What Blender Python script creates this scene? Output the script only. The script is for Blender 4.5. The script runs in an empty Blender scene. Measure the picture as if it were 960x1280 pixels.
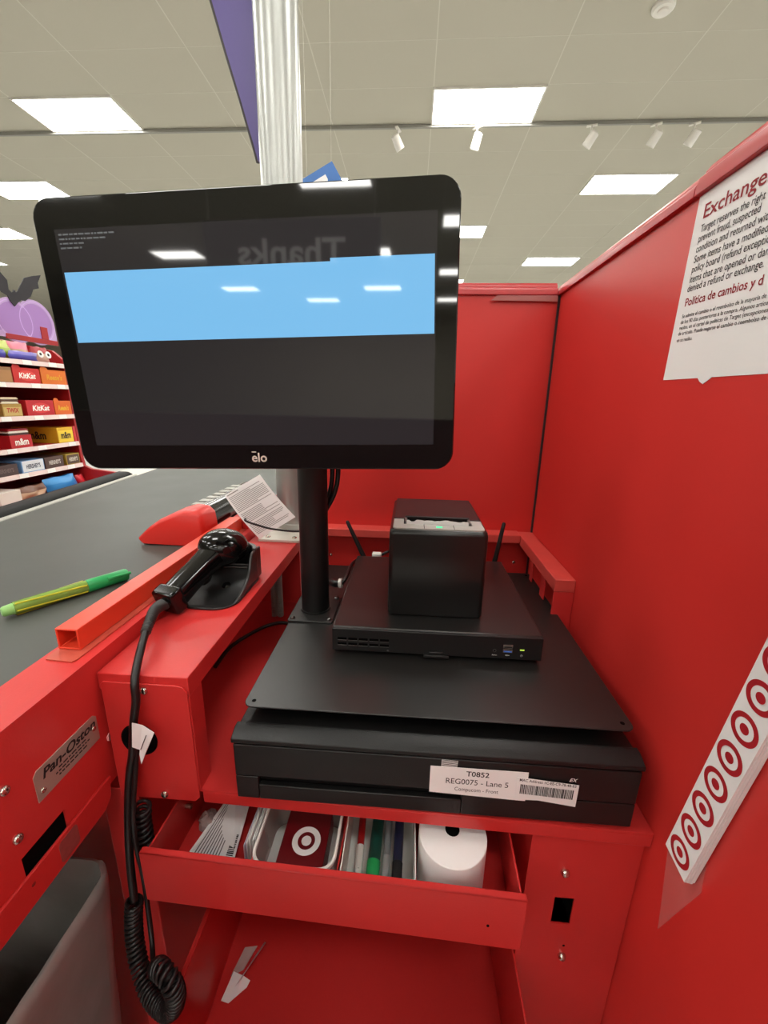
import bpy, bmesh, math, random
from mathutils import Vector, Matrix
random.seed(7)
scene = bpy.context.scene
COL = scene.collection
PI = math.pi

# ------------------------------------------------------------------ camera
cam_d = bpy.data.cameras.new('camera'); cam = bpy.data.objects.new('camera', cam_d); COL.objects.link(cam)
cam_d.sensor_fit = 'HORIZONTAL'; cam_d.sensor_width = 36.0; cam_d.lens = 513.35 / 960 * 36.0
cam_d.clip_start = 0.02; cam_d.clip_end = 200
RX = Vector((0.9976704, 0.06541242, 0.01936462)); UP = Vector((-0.03582325, 0.26077759, 0.96473403)); FW = Vector((-0.05805573, 0.96318029, -0.26251336))
cam.matrix_world = Matrix(((RX.x, UP.x, -FW.x, 0), (RX.y, UP.y, -FW.y, 0), (RX.z, UP.z, -FW.z, 1.25), (0, 0, 0, 1)))
scene.camera = cam
# ------------------------------------------------------------------ world, exposure
world = bpy.data.worlds.new('store_air'); scene.world = world; world.use_nodes = True
wb = world.node_tree.nodes['Background']; wb.inputs[0].default_value = (0.79, 0.78, 0.75, 1); wb.inputs[1].default_value = 1.15
scene.view_settings.view_transform = 'Standard'; scene.view_settings.look = 'None'
scene.view_settings.exposure = 0.22; scene.view_settings.gamma = 1.0; scene.view_settings.use_curve_mapping = False
LAMP = 17.5            # radiance of the lit ceiling panels
try:
    scene.cycles.use_denoising = True
    scene.cycles.max_bounces = 8
    scene.cycles.sample_clamp_indirect = 6.0
except Exception:
    pass

# ------------------------------------------------------------------ materials
def lin(c):
    f = lambda v: v / 12.92 if v <= 0.04045 else ((v + 0.055) / 1.055) ** 2.4
    return tuple(f(v / 255.0) for v in c) + (1.0,)
MATS = {}
def mat(name, rgb, rough=0.5, metal=0.0, spec=0.5, emis=None, es=0.0, var=0.0, vscale=8.0, bump=0.0, bscale=300.0, alpha=1.0, trans=0.0, rvar=0.0, coat=0.0):
    if name in MATS: return MATS[name]
    m = bpy.data.materials.new(name); m.use_nodes = True
    nt = m.node_tree; b = nt.nodes['Principled BSDF']
    c = lin(rgb)
    b.inputs['Base Color'].default_value = c
    b.inputs['Roughness'].default_value = rough; b.inputs['Metallic'].default_value = metal
    b.inputs['Specular IOR Level'].default_value = spec
    b.inputs['Coat Weight'].default_value = coat
    b.inputs['Alpha'].default_value = alpha; b.inputs['Transmission Weight'].default_value = trans
    if emis:
        b.inputs['Emission Color'].default_value = lin(emis); b.inputs['Emission Strength'].default_value = es
    if var or bump or rvar:
        tc = nt.nodes.new('ShaderNodeTexCoord')
    if var or rvar:
        n = nt.nodes.new('ShaderNodeTexNoise'); n.inputs['Scale'].default_value = vscale; n.inputs['Detail'].default_value = 6
        nt.links.new(tc.outputs['Object'], n.inputs['Vector'])
        if var:
            mx = nt.nodes.new('ShaderNodeMix'); mx.data_type = 'RGBA'
            mx.inputs[6].default_value = tuple(v * (1 - var) for v in c[:3]) + (1,); mx.inputs[7].default_value = tuple(min(1, v * (1 + var)) for v in c[:3]) + (1,)
            nt.links.new(n.outputs['Fac'], mx.inputs[0]); nt.links.new(mx.outputs[2], b.inputs['Base Color'])
        if rvar:
            mr = nt.nodes.new('ShaderNodeMapRange'); mr.inputs['To Min'].default_value = max(0.02, rough - rvar); mr.inputs['To Max'].default_value = rough + rvar
            nt.links.new(n.outputs['Fac'], mr.inputs['Value']); nt.links.new(mr.outputs[0], b.inputs['Roughness'])
    if bump:
        n2 = nt.nodes.new('ShaderNodeTexNoise'); n2.inputs['Scale'].default_value = bscale; n2.inputs['Detail'].default_value = 3
        bp = nt.nodes.new('ShaderNodeBump'); bp.inputs['Strength'].default_value = bump; bp.inputs['Distance'].default_value = 0.001
        nt.links.new(tc.outputs['Object'], n2.inputs['Vector']); nt.links.new(n2.outputs['Fac'], bp.inputs['Height']); nt.links.new(bp.outputs[0], b.inputs['Normal'])
    MATS[name] = m; return m

RED = mat('red_powder_coat', (206, 50, 48), 0.38, var=0.07, vscale=5, bump=0.12, bscale=500, rvar=0.06)
REDP = mat('red_partition_laminate', (212, 50, 45), 0.42, var=0.05, vscale=3, rvar=0.05)
ORANGE = mat('orange_red_paint', (232, 70, 44), 0.35, var=0.08, vscale=12, rvar=0.08)
REDPL = mat('red_plastic', (222, 46, 38), 0.32)
TRIMR = mat('red_vinyl_trim', (186, 44, 48), 0.3)
BLK = mat('black_textured_metal', (16, 16, 16), 0.40, spec=0.4, bump=0.25, bscale=900, var=0.1, vscale=20)
BLKM = mat('black_satin_metal', (32, 31, 30), 0.34, spec=0.6, bump=0.12, bscale=1200, rvar=0.05, vscale=6)
BLKP = mat('black_matt_plastic', (18, 18, 18), 0.45, bump=0.15, bscale=1400)
BLKG = mat('black_gloss_plastic', (13, 12, 12), 0.12)
BLKV = mat('black_void', (3, 3, 3), 0.9, spec=0.1)
RUB = mat('black_rubber', (12, 12, 12), 0.6, spec=0.25)
CORD = mat('black_cord_vinyl', (20, 19, 19), 0.38)
GREYP = mat('grey_plastic_band', (92, 92, 90), 0.4)
CHROME = mat('zinc_screw', (205, 200, 190), 0.25, metal=1.0)
STEEL = mat('brushed_aluminium', (184, 186, 182), 0.32, metal=0.7, var=0.06, vscale=40)
PLATE = mat('name_plate_steel', (186, 170, 156), 0.42, metal=0.5, var=0.1, vscale=60)
WHITE = mat('white_paper', (242, 242, 240), 0.7)
WHITEP = mat('white_plastic', (232, 230, 224), 0.35)
INK = mat('black_ink', (28, 26, 26), 0.7)
INKG = mat('grey_ink', (96, 94, 92), 0.8)
INKR = mat('dark_red_ink', (150, 22, 34), 0.7)
TRED = mat('bullseye_red', (176, 26, 36), 0.55)
MAROON = mat('maroon_card', (104, 14, 20), 0.35)
BELT = mat('grey_belt_rubber', (72, 75, 70), 0.5, var=0.10, vscale=7, bump=0.1, bscale=60, rvar=0.08)
CREAM = mat('cream_laminate', (222, 214, 200), 0.5)
CEIL = mat('ceiling_tile', (194, 189, 173), 0.9, bump=0.2, bscale=60)
WALLM = mat('beige_wall_paint', (206, 198, 182), 0.8)
FLOORM = mat('pale_vinyl_floor', (186, 186, 182), 0.35, var=0.05, vscale=2)
GRIDM = mat('white_ceiling_grid', (210, 206, 192), 0.6)
RAILM = mat('grey_track_rail', (150, 148, 140), 0.5)
WFIX = mat('white_fixture', (236, 232, 224), 0.4)
LIT = mat('lit_diffuser', (255, 255, 255), 0.5, emis=(255, 253, 247), es=LAMP)
PURPLE = mat('purple_sign_face', (96, 80, 152), 0.35, var=0.06, vscale=3)
DKEDGE = mat('dark_sign_edge', (50, 40, 42), 0.5)
LINER = mat('grey_bin_liner', (150, 146, 142), 0.24, var=0.22, vscale=14, bump=1.0, bscale=34)
BIN = mat('charcoal_bin_plastic', (40, 38, 37), 0.5, var=0.2, vscale=20, bump=0.5, bscale=30)
CLEAR = mat('clear_acrylic', (240, 236, 230), 0.12, alpha=0.07)
CLEARW = mat('clear_crumpled_plastic', (210, 200, 196), 0.08, alpha=0.45)
GREEN = mat('green_plastic', (36, 168, 92), 0.35)
GREEN2 = mat('green_barrel', (132, 164, 74), 0.25, var=0.25, vscale=90)
YELLOW = mat('yellow_label', (206, 206, 44), 0.4)
BLUEB = mat('blue_usb', (70, 120, 220), 0.4)
GLED = mat('green_led', (30, 200, 140), 0.4, emis=(40, 220, 150), es=0.9)

# ------------------------------------------------------------------ mesh helpers
def setp(o, label=None, cat=None, group=None, kind=None):
    if label: o['label'] = label
    if cat: o['category'] = cat
    if group: o['group'] = group
    if kind: o['kind'] = kind
    return o
def thing(name, label, cat, loc=(0, 0, 0), rot=(0, 0, 0), group=None):
    o = bpy.data.objects.new(name, None); COL.objects.link(o); o.location = loc; o.rotation_euler = rot
    o.empty_display_size = 0.05
    return setp(o, label, cat, group)
def root_of(o):
    while o.parent: o = o.parent
    return o
class MB:
    def __init__(s): s.v = []; s.f = []; s.mi = []; s.m = 0
    def add(s, vs, fs):
        k = len(s.v); s.v += [tuple(p) for p in vs]
        for f in fs: s.f.append(tuple(i + k for i in f)); s.mi.append(s.m)
        return s
    def box(s, x0, x1, y0, y1, z0, z1):
        return s.add([(x0, y0, z0), (x1, y0, z0), (x1, y1, z0), (x0, y1, z0), (x0, y0, z1), (x1, y0, z1), (x1, y1, z1), (x0, y1, z1)],
                     [(0, 3, 2, 1), (4, 5, 6, 7), (0, 1, 5, 4), (1, 2, 6, 5), (2, 3, 7, 6), (3, 0, 4, 7)])
    def prism(s, poly, axis, a, b):
        # poly in the two remaining axes (x:(y,z) y:(x,z) z:(x,y)), extruded from a to b
        def P(p, t): return (t, p[0], p[1]) if axis == 0 else ((p[0], t, p[1]) if axis == 1 else (p[0], p[1], t))
        n = len(poly)
        ar = sum(poly[i][0] * poly[(i + 1) % n][1] - poly[(i + 1) % n][0] * poly[i][1] for i in range(n))
        fl = (ar > 0) ^ (b < a) ^ (axis == 1)
        vs = [P(p, a) for p in poly] + [P(p, b) for p in poly]
        fs = []
        if fl: fs = [tuple(range(n))[::-1], tuple(range(n, 2 * n))] + [(i, (i + 1) % n, n + (i + 1) % n, n + i) for i in range(n)]
        else: fs = [tuple(range(n)), tuple(range(n, 2 * n))[::-1]] + [(i, n + i, n + (i + 1) % n, (i + 1) % n) for i in range(n)]
        return s.add(vs, fs)
    def loft(s, loops, cap0=True, cap1=True):
        n = len(loops[0]); vs = [p for L in loops for p in L]; fs = []
        for k in range(len(loops) - 1):
            for i in range(n):
                j = (i + 1) % n; fs.append((k * n + i, k * n + j, (k + 1) * n + j, (k + 1) * n + i))
        if cap0: fs.append(tuple(range(n))[::-1])
        if cap1: fs.append(tuple(range((len(loops) - 1) * n, len(loops) * n)))
        return s.add(vs, fs)
    def tube(s, pts, r, seg=10, caps=True):
        pts = [Vector(p) for p in pts]; rs = r if isinstance(r, (list, tuple)) else [r] * len(pts)
        t = [(pts[min(i + 1, len(pts) - 1)] - pts[max(i - 1, 0)]).normalized() for i in range(len(pts))]
        a = Vector((0, 0, 1)) if abs(t[0].z) < 0.9 else Vector((1, 0, 0))
        u = t[0].cross(a).normalized(); loops = []
        for i, p in enumerate(pts):
            u = (u - t[i] * u.dot(t[i])).normalized(); w = t[i].cross(u)
            loops.append([p + (u * math.cos(2 * PI * k / seg) + w * math.sin(2 * PI * k / seg)) * rs[i] for k in range(seg)])
        return s.loft(loops, caps, caps)
    def cyl(s, p, q, r, seg=20, r2=None): return s.tube([p, q], [r, r if r2 is None else r2], seg)
    def lathe(s, prof, c, axis=(0, 0, 1), seg=24):
        ax = Vector(axis).normalized(); a = Vector((1, 0, 0)) if abs(ax.x) < 0.9 else Vector((0, 1, 0))
        u = ax.cross(a).normalized(); w = ax.cross(u); c = Vector(c)
        return s.loft([[c + ax * h + (u * math.cos(2 * PI * k / seg) + w * math.sin(2 * PI * k / seg)) * r for k in range(seg)] for r, h in prof])
    def ell(s, c, rx, ry, rz, seg=20, rings=12, M=None):
        loops = []
        for i in range(rings + 1):
            a = -PI / 2 + PI * i / rings; cr = max(math.cos(a), 0.02)
            L = [Vector((rx * cr * math.cos(2 * PI * k / seg), ry * cr * math.sin(2 * PI * k / seg), rz * math.sin(a))) for k in range(seg)]
            if M: L = [M @ p for p in L]
            loops.append([Vector(c) + p for p in L])
        return s.loft(loops)
    def quad(s, a, b, c, d): return s.add([a, b, c, d], [(0, 1, 2, 3)])
    def build(s, name, m, parent=None, bevel=0, smooth=40, local=False, segs=2, sub=0):
        me = bpy.data.meshes.new(name)
        off = Vector((0, 0, 0)) if (local or parent is None) else root_of(parent).location
        me.from_pydata([tuple(Vector(p) - off) for p in s.v], [], s.f)
        for mm in (m if isinstance(m, (list, tuple)) else [m]): me.materials.append(mm)
        for p, i in zip(me.polygons, s.mi): p.material_index = i
        bm = bmesh.new(); bm.from_mesh(me); bmesh.ops.recalc_face_normals(bm, faces=bm.faces); bm.to_mesh(me); bm.free()
        me.update()
        for p in me.polygons: p.use_smooth = True
        me.set_sharp_from_angle(angle=math.radians(smooth))
        o = bpy.data.objects.new(name, me); COL.objects.link(o)
        if parent: o.parent = parent
        if bevel:
            bv = o.modifiers.new('bevel', 'BEVEL'); bv.width = bevel; bv.segments = segs; bv.limit_method = 'ANGLE'; bv.angle_limit = math.radians(40)
        if sub:
            sm = o.modifiers.new('subdivision', 'SUBSURF'); sm.levels = sub; sm.render_levels = sub
        return o
def rrect(x0, x1, y0, y1, r, n=6):
    out = []
    for cx, cy, a in ((x1 - r, y1 - r, 0), (x0 + r, y1 - r, 90), (x0 + r, y0 + r, 180), (x1 - r, y0 + r, 270)):
        for k in range(n + 1):
            t = math.radians(a + 90 * k / n); out.append((cx + r * math.cos(t), cy + r * math.sin(t)))
    return out
def smooth_path(pts, n=8):
    pts = [Vector(p) for p in pts]; out = []
    for i in range(len(pts) - 1):
        p0, p1, p2, p3 = pts[max(i - 1, 0)], pts[i], pts[i + 1], pts[min(i + 2, len(pts) - 1)]
        for k in range(n):
            t = k / n
            out.append(0.5 * ((2 * p1) + (p2 - p0) * t + (2 * p0 - 5 * p1 + 4 * p2 - p3) * t * t + (3 * p1 - p0 - 3 * p2 + p3) * t ** 3))
    return out + [pts[-1]]
def helix_path(path, R, pitch, per=12):
    pts = [Vector(p) for p in path]; L = [0]
    for a, b in zip(pts, pts[1:]): L.append(L[-1] + (b - a).length)
    n = int(L[-1] / pitch * per); out = []; j = 0
    t = (pts[1] - pts[0]).normalized(); a = Vector((0, 0, 1)) if abs(t.z) < 0.9 else Vector((1, 0, 0)); u = t.cross(a).normalized()
    for k in range(n + 1):
        s_ = L[-1] * k / n
        while j < len(L) - 2 and L[j + 1] < s_: j += 1
        f = (s_ - L[j]) / max(1e-9, L[j + 1] - L[j]); p = pts[j].lerp(pts[j + 1], f); t = (pts[j + 1] - pts[j]).normalized()
        u = (u - t * u.dot(t)).normalized(); w = t.cross(u); th = 2 * PI * k / per
        out.append(p + (u * math.cos(th) + w * math.sin(th)) * R)
    return out
def text_mesh(s, bold=0.0, shear=0.0, extrude=0.0):
    c = bpy.data.curves.new('lettering', 'FONT'); c.body = s; c.size = 1; c.offset = bold; c.shear = shear; c.extrude = extrude; c.resolution_u = 3
    c.align_x = 'LEFT'
    t = bpy.data.objects.new('lettering', c); COL.objects.link(t)
    dg = bpy.context.evaluated_depsgraph_get(); me = bpy.data.meshes.new_from_object(t.evaluated_get(dg))
    bpy.data.objects.remove(t); bpy.data.curves.remove(c)
    return me
def text(s, origin, right, up, m, parent, width=None, height=0.01, bold=0.0, shear=0.0, name='lettering', local=False, center=False):
    """flat printed lettering; origin = left end of the base line; height = cap height; width fits the line"""
    me = text_mesh(s, bold, shear)
    xs = [v.co.x for v in me.vertices]; x0, x1 = min(xs), max(xs)
    sy = height / 0.70; sx = sy if width is None else width / (x1 - x0)
    r = Vector(right).normalized(); u = Vector(up).normalized(); o = Vector(origin)
    if not local and parent is not None: o = o - root_of(parent).location
    sh = (x0 + x1) / 2 if center else x0
    for v in me.vertices: v.co = o + r * ((v.co.x - sh) * sx) + u * (v.co.y * sy)
    me.materials.clear(); me.materials.append(m)
    ob = bpy.data.objects.new(name, me); COL.objects.link(ob)
    if parent: ob.parent = parent
    return ob
def rings(mb, c, right, up, radii, off, n=40):
    """concentric printed rings: radii = [(r_in, r_out, material index)]"""
    r = Vector(right).normalized(); u = Vector(up).normalized(); c = Vector(c) + Vector(off)
    for ri, ro, mi in radii:
        mb.m = mi; k = len(mb.v)
        for rad in (ri, ro):
            mb.v += [tuple(c + (r * math.cos(2 * PI * i / n) + u * math.sin(2 * PI * i / n)) * rad) for i in range(n)]
        if ri == 0:
            mb.f.append(tuple(range(k + n, k + 2 * n))); mb.mi.append(mi)
        else:
            for i in range(n):
                j = (i + 1) % n; mb.f.append((k + i, k + j, k + n + j, k + n + i)); mb.mi.append(mi)
    mb.m = 0
def screw(c, axis, r, parent, name='screw', m=None, h=0.003):
    mb = MB(); mb.lathe([(r, 0), (r, h * 0.35), (r * 0.82, h * 0.75), (r * 0.45, h)], c, axis, 16)
    ax = Vector(axis); 
    return mb.build(name, m or CHROME, parent)

# ------------------------------------------------------------------ the setting
mb = MB(); mb.box(-24, 14, -20, 26, -0.1, 0); setp(mb.build('floor', FLOORM), kind='structure')
mb = MB(); mb.box(-24, 14, -20, 26, 4.54, 4.64); setp(mb.build('ceiling', CEIL), kind='structure')
mb = MB(); mb.box(-24, 14, 26, 26.2, 0, 4.54); setp(mb.build('wall_back', WALLM), kind='structure')
mb = MB(); mb.box(-24.2, -24, -20, 26, 0, 4.54); setp(mb.build('wall_left', WALLM), kind='structure')
mb = MB(); mb.box(-24, 14, -20.2, -20, 0, 4.54); setp(mb.build('wall_front', WALLM), kind='structure')
mb = MB()
for k in range(-12, 9): mb.box(1.335 + 1.22 * k - 0.005, 1.335 + 1.22 * k + 0.005, -17, 22, 4.5385, 4.541)
for k in range(-36, 28): mb.box(-14, 12, 4.92 + 0.61 * k - 0.0025, 4.92 + 0.61 * k + 0.0025, 4.539, 4.541)
setp(mb.build('trim_1', GRIDM), kind='structure')

# ceiling light panels in staggered rows
fr = MB(); fr.box(-0.62, 0.62, -0.315, 0.315, 0.0, 0.012)
def light_src():
    t = thing('ceiling_light', 'x', 'ceiling light', (0, 0, 4.522))
    f = MB()
    for a in ((-0.61, 0.61, -0.305, -0.285), (-0.61, 0.61, 0.285, 0.305), (-0.61, -0.59, -0.285, 0.285), (0.59, 0.61, -0.285, 0.285)): f.box(a[0], a[1], a[2], a[3], 0.0, 0.019)
    f.build('frame', WFIX, t, local=True)
    d = MB(); d.box(-0.59, 0.59, -0.285, 0.285, 0.004, 0.016); d.build('diffuser', LIT, t, local=True)
    return t
LIGHTNAMES = {(0, 0): 'lit ceiling panel right of the silver pole, nearest one over the red booth',
              (0, -1): 'large lit ceiling panel at upper left of the photo, left of the purple sign',
              (1, 0): 'lit ceiling panel above the sloping top of the right red partition',
              (1, -1): 'lit ceiling panel behind the hanging blue sign, just above the monitor',
              (1, -2): 'second lit ceiling panel down the left edge, above the monitor corner',
              (2, 0): 'small lit ceiling panel just right of the upper right monitor corner',
              (2, -2): 'third lit ceiling panel down the left edge, far off',
              (3, 0): 'far lit ceiling panel just over the top of the red back partition'}
L0 = None
for j in range(-12, 9):
    for k in range(-3, 3):
        x = (0.72 if j % 2 == 0 else 3.18) + 4.88 * k; y = 5.835 + 1.82 * j
        if x < -13 or x > 9 or (j < -2 and abs(x + 0.5) > 6.5): continue
        if L0 is None: o = L0 = light_src()
        else:
            o = L0.copy(); COL.objects.link(o)
            for ch in L0.children:
                c = ch.copy(); COL.objects.link(c); c.parent = o
        o.location = (x, y, 4.522)
        lb = LIGHTNAMES.get((j, k))
        o['label'] = lb or ('lit ceiling panel over the aisles behind the camera' if y < 4.2 else 'distant lit ceiling panel mostly hidden behind the monitor or the red walls')
        o['group'] = 'lit ceiling panels'

# track lights on a ceiling rail
mb = MB(); mb.box(-14, 9, 6.135, 6.165, 4.50, 4.535); setp(mb.build('track_rail', RAILM), 'thin pale lighting rail running across the ceiling', 'track rail')
def track_light(x, y, lab, ang):
    t = thing('track_light', lab, 'spotlight', (x, y, 4.50), (0, 0, ang), 'track spotlights')
    m1 = MB(); m1.cyl((0, 0, 0.0), (0, 0, -0.12), 0.012, 10); m1.box(-0.06, 0.06, -0.018, 0.018, -0.012, 0.0); m1.build('stem', WFIX, t, local=True)
    m2 = MB(); m2.lathe([(0.03, -0.09), (0.05, -0.075), (0.055, 0.07), (0.048, 0.075), (0.042, 0.04)], (0.0, 0, -0.15), (0.55, -0.3, -0.75), 20); m2.build('lamp_head', WFIX, t, local=True)
    return t
for x, lab, a in ((-0.29, 'white track spotlight on the ceiling rail above the monitor', 1.2), (0.68, 'white track spotlight right under the lit ceiling panel', 2.4), (2.05, 'white track spotlight right of the lit panel, leftmost of three', 2.9), (2.80, 'white track spotlight in the middle of the three at right', 2.6), (3.24, 'white track spotlight nearest the top right red partition', 2.6)):
    track_light(x, 6.15, lab, a)
t = thing('smoke_detector', 'round white smoke detector on the ceiling at upper right', 'smoke detector', (2.02, 4.65, 4.538))
m1 = MB(); m1.lathe([(0.09, 0), (0.09, -0.02), (0.075, -0.035)], (0, 0, 0), (0, 0, 1), 28); m1.build('base', WFIX, t, local=True)
m1 = MB(); m1.lathe([(0.045, -0.035), (0.045, -0.05), (0.03, -0.06)], (0, 0, 0), (0, 0, 1), 24); m1.build('sensor_dome', WFIX, t, local=True)

# hanging blue sign far behind the monitor
t = thing('hanging_sign', 'tilted blue hanging sign just showing above the monitor top', 'sign', (-0.62, 3.0, 2.56))
m1 = MB(); m1.prism([(-0.15, -0.02), (0.10, -0.11), (0.140, 0.005), (0.072, 0.115), (-0.12, 0.020)], 1, 0, 0.008); m1.build('panel', mat('blue_sign', (70, 120, 190), 0.5), t, local=True)
m1 = MB(); m1.prism([(-0.06, 0.0), (0.04, -0.03), (0.045, 0.02), (0.03, 0.045)], 1, -0.002, 0.0); m1.build('white_mark', WHITE, t, local=True)
m1 = MB(); m1.cyl((0.067, 0.004, 0.098), (0.067, 0.004, 1.975), 0.0012, 6); m1.cyl((-0.09, 0.004, 0.014), (-0.09, 0.004, 1.975), 0.0012, 6); m1.build('wire', GRIDM, t, local=True)

# the sign behind the camera whose mirror image shows on the screen
t = thing('hanging_sign', 'hanging red sign reading Thanks behind the camera, mirrored in the monitor', 'sign', (-1.19, -3.0, 2.35))
m1 = MB(); m1.box(-0.75, 0.75, -0.01, 0.01, -0.2, 0.25); m1.build('panel', mat('sign_panel_grey', (112, 108, 102), 0.6), t, local=True)
text('Thanks', (0.46, 0.0115, -0.08), (-1, 0, 0), (0, 0, 1), mat('white_sign_letter', (252, 252, 252), 0.6), t, width=0.92, height=0.19, bold=0.02, local=True)
m1 = MB(); m1.cyl((0.7, 0, 0.24), (0.7, 0, 2.11), 0.004, 6); m1.cyl((-0.7, 0, 0.24), (-0.7, 0, 2.11), 0.004, 6); m1.build('hanger', GRIDM, t, local=True)

# ------------------------------------------------------------------ red booth partitions
YB = 0.86; XW = 0.268
t = thing('partition_panel', 'tall red partition on the right with the white policy notice', 'partition', (XW, 0.1, 0))
m1 = MB(); m1.box(XW, XW + 0.022, -0.7, YB + 0.022, 0, 1.448); m1.build('panel', REDP, t)
for (y0, y1, dz) in ((-0.7, 0.478, 0.004), (0.4785, YB + 0.024, 0.0)):
    m1 = MB(); m1.prism([(XW - 0.005, 1.4435), (XW + 0.027, 1.4435), (XW + 0.027, 1.452 + dz), (XW + 0.024, 1.460 + dz), (XW + 0.016, 1.466 + dz), (XW + 0.006, 1.466 + dz), (XW + 0.0015, 1.460 + dz), (XW + 0.0015, 1.456 + dz), (XW - 0.003, 1.4555 + dz), (XW - 0.005, 1.451)], 1, y0, y1); m1.build('cap_trim', TRIMR, t, bevel=0.001)
t = thing('partition_panel', 'red partition across the back of the booth behind the printer', 'partition', (0.0, YB, 0))
m1 = MB(); m1.box(-0.205, XW - 0.001, YB, YB + 0.022, 0, 1.448); m1.build('panel', REDP, t)
m1 = MB(); m1.prism([(YB - 0.005, 1.4435), (YB + 0.027, 1.4435), (YB + 0.027, 1.452), (YB + 0.024, 1.460), (YB + 0.016, 1.466), (YB + 0.006, 1.466), (YB + 0.0015, 1.460), (YB + 0.0015, 1.456), (YB - 0.003, 1.4555), (YB - 0.005, 1.451)], 0, -0.207, XW - 0.006); m1.build('cap_trim', TRIMR, t, bevel=0.001)
m1 = MB(); m1.box(XW - 0.004, XW - 0.0005, YB - 0.004, YB - 0.0005, 0.82, 1.443); m1.build('corner_gap_strip', DKEDGE, t)
m1 = MB(); m1.prism([(0.140, 1.4335), (0.262, 1.4325), (0.262, 1.4425), (0.152, 1.4425)], 1, YB - 0.0062, YB - 0.0055); m1.build('tape', mat('frosted_tape', (170, 96, 92), 0.4), t)
for x in (-0.170, 0.236): screw((x, YB, 0.912), (0, -1, 0), 0.004, t)
t = thing('added_dark_panel', 'added dark low panel behind the camera, darkening the mirrored lower screen', 'panel', (-1.2, -2.2, 0))  # added unseen panel that keeps the lower screen's reflection dark
m1 = MB(); m1.box(-5.0, 1.2, -2.222, -2.20, 0, 1.06); m1.build('panel', mat('added_panel_maroon', (78, 50, 50), 0.5), t)
m1 = MB(); m1.box(-5.005, 1.205, -2.227, -2.195, 1.0605, 1.075); m1.build('cap_trim', mat('added_panel_maroon', (78, 50, 50)), t, bevel=0.003)
# red corner rail around the back of the desk
t = thing('corner_rail', 'red angle rail along the back and right of the desk', 'rail', (0.0, 0.83, 0.82))
m1 = MB(); m1.box(-0.20, 0.2355, 0.824, YB - 0.0005, 0.9675, 0.985); m1.build('back_rail', ORANGE if False else mat('red_worn_paint', (216, 78, 70), 0.5, var=0.12, vscale=30), t, bevel=0.0015)
m1 = MB(); m1.box(0.2357, XW - 0.0005, 0.612, YB - 0.0005, 0.962, 0.983); m1.build('side_rail', MATS['red_worn_paint'], t, bevel=0.0015)
m1 = MB(); m1.box(0.2357, XW - 0.0005, 0.6125, 0.6165, 0.8205, 0.9618); m1.build('end_post', RED, t, bevel=0.001)
m1 = MB(); m1.box(0.2380, 0.2400, 0.6625, 0.685, 0.8205, 0.9615); m1.box(0.2380, 0.2400, 0.735, 0.75, 0.8205, 0.9615); m1.build('bracket', RED, t, bevel=0.0006)

# policy notice on the right partition
t = thing('policy_notice', 'white printed exchange policy notice taped to the right red partition', 'notice', (XW, 0.35, 1.36))
SX = XW - 0.0006
m1 = MB(); m1.prism([(0.4795, 1.2765), (0.2000, 1.2735), (0.2000, 1.4430), (0.4755, 1.4430)], 0, SX, SX + 0.0004); m1.build('paper_sheet', WHITE, t)
m1 = MB(); m1.prism([(0.4250, 1.2768), (0.4205, 1.2725), (0.4155, 1.2700), (0.4070, 1.2745), (0.4045, 1.2768)], 0, SX - 0.0002, SX + 0.0003); m1.build('torn_corner', WHITE, t)
TX = SX - 0.0003; R_ = (0, -1, -0.036); U_ = (0, 0, 1)
def notice(s, y, z, h, w, m, bold=0.0, shear=0.0, nm='lettering'):
    text(s, (TX, y, z), R_, U_, m, t, width=w, height=h, bold=bold, shear=shear, name=nm)
LINES = [('Exchange', 0.4638, 1.4206, 0.0118, 0.0722, INKR, 0.012),
         ('Target reserves the right', 0.4640, 1.4092, 0.0064, 0.0752, INK, 0.004), ('prevent fraud, suspected', 0.4645, 1.4010, 0.0064, 0.0735, INK, 0.004),
         ('condition and returned with', 0.4648, 1.3923, 0.0064, 0.0870, INK, 0.004), ('Some items have a modified', 0.4650, 1.3836, 0.0064, 0.0870, INK, 0.004),
         ('policy board (refund exceptions)', 0.4654, 1.3752, 0.0064, 0.1010, INK, 0.004), ('items that are opened or damaged', 0.4658, 1.3664, 0.0064, 0.1110, INK, 0.004),
         ('denied a refund or exchange.', 0.4664, 1.3584, 0.0064, 0.0924, INK, 0.004), ('Política de cambios y d', 0.4660, 1.3456, 0.0072, 0.0950, INKR, 0.014),
         ('Se admite el cambio o el reembolso de la mayoría de los', 0.4670, 1.3350, 0.0034, 0.1100, INK, 0.006), ('de los 90 días posteriores a la compra. Algunos artículos', 0.4672, 1.3296, 0.0034, 0.1120, INK, 0.006),
         ('recibo, en el cartel de políticas de Target (excepciones al', 0.4674, 1.3243, 0.0034, 0.1130, INK, 0.006), ('de artículo. Puede negarse el cambio o reembolso de al', 0.4676, 1.3190, 0.0034, 0.1130, INK, 0.006),
         ('en su recibo.', 0.4680, 1.3128, 0.0034, 0.0242, INK, 0.006)]
for s_, y_, z_, h_, w_, m_, b_ in LINES:
    text(s_, (TX, y_, z_), R_, U_, m_, t, width=w_, height=h_, bold=b_)

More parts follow.
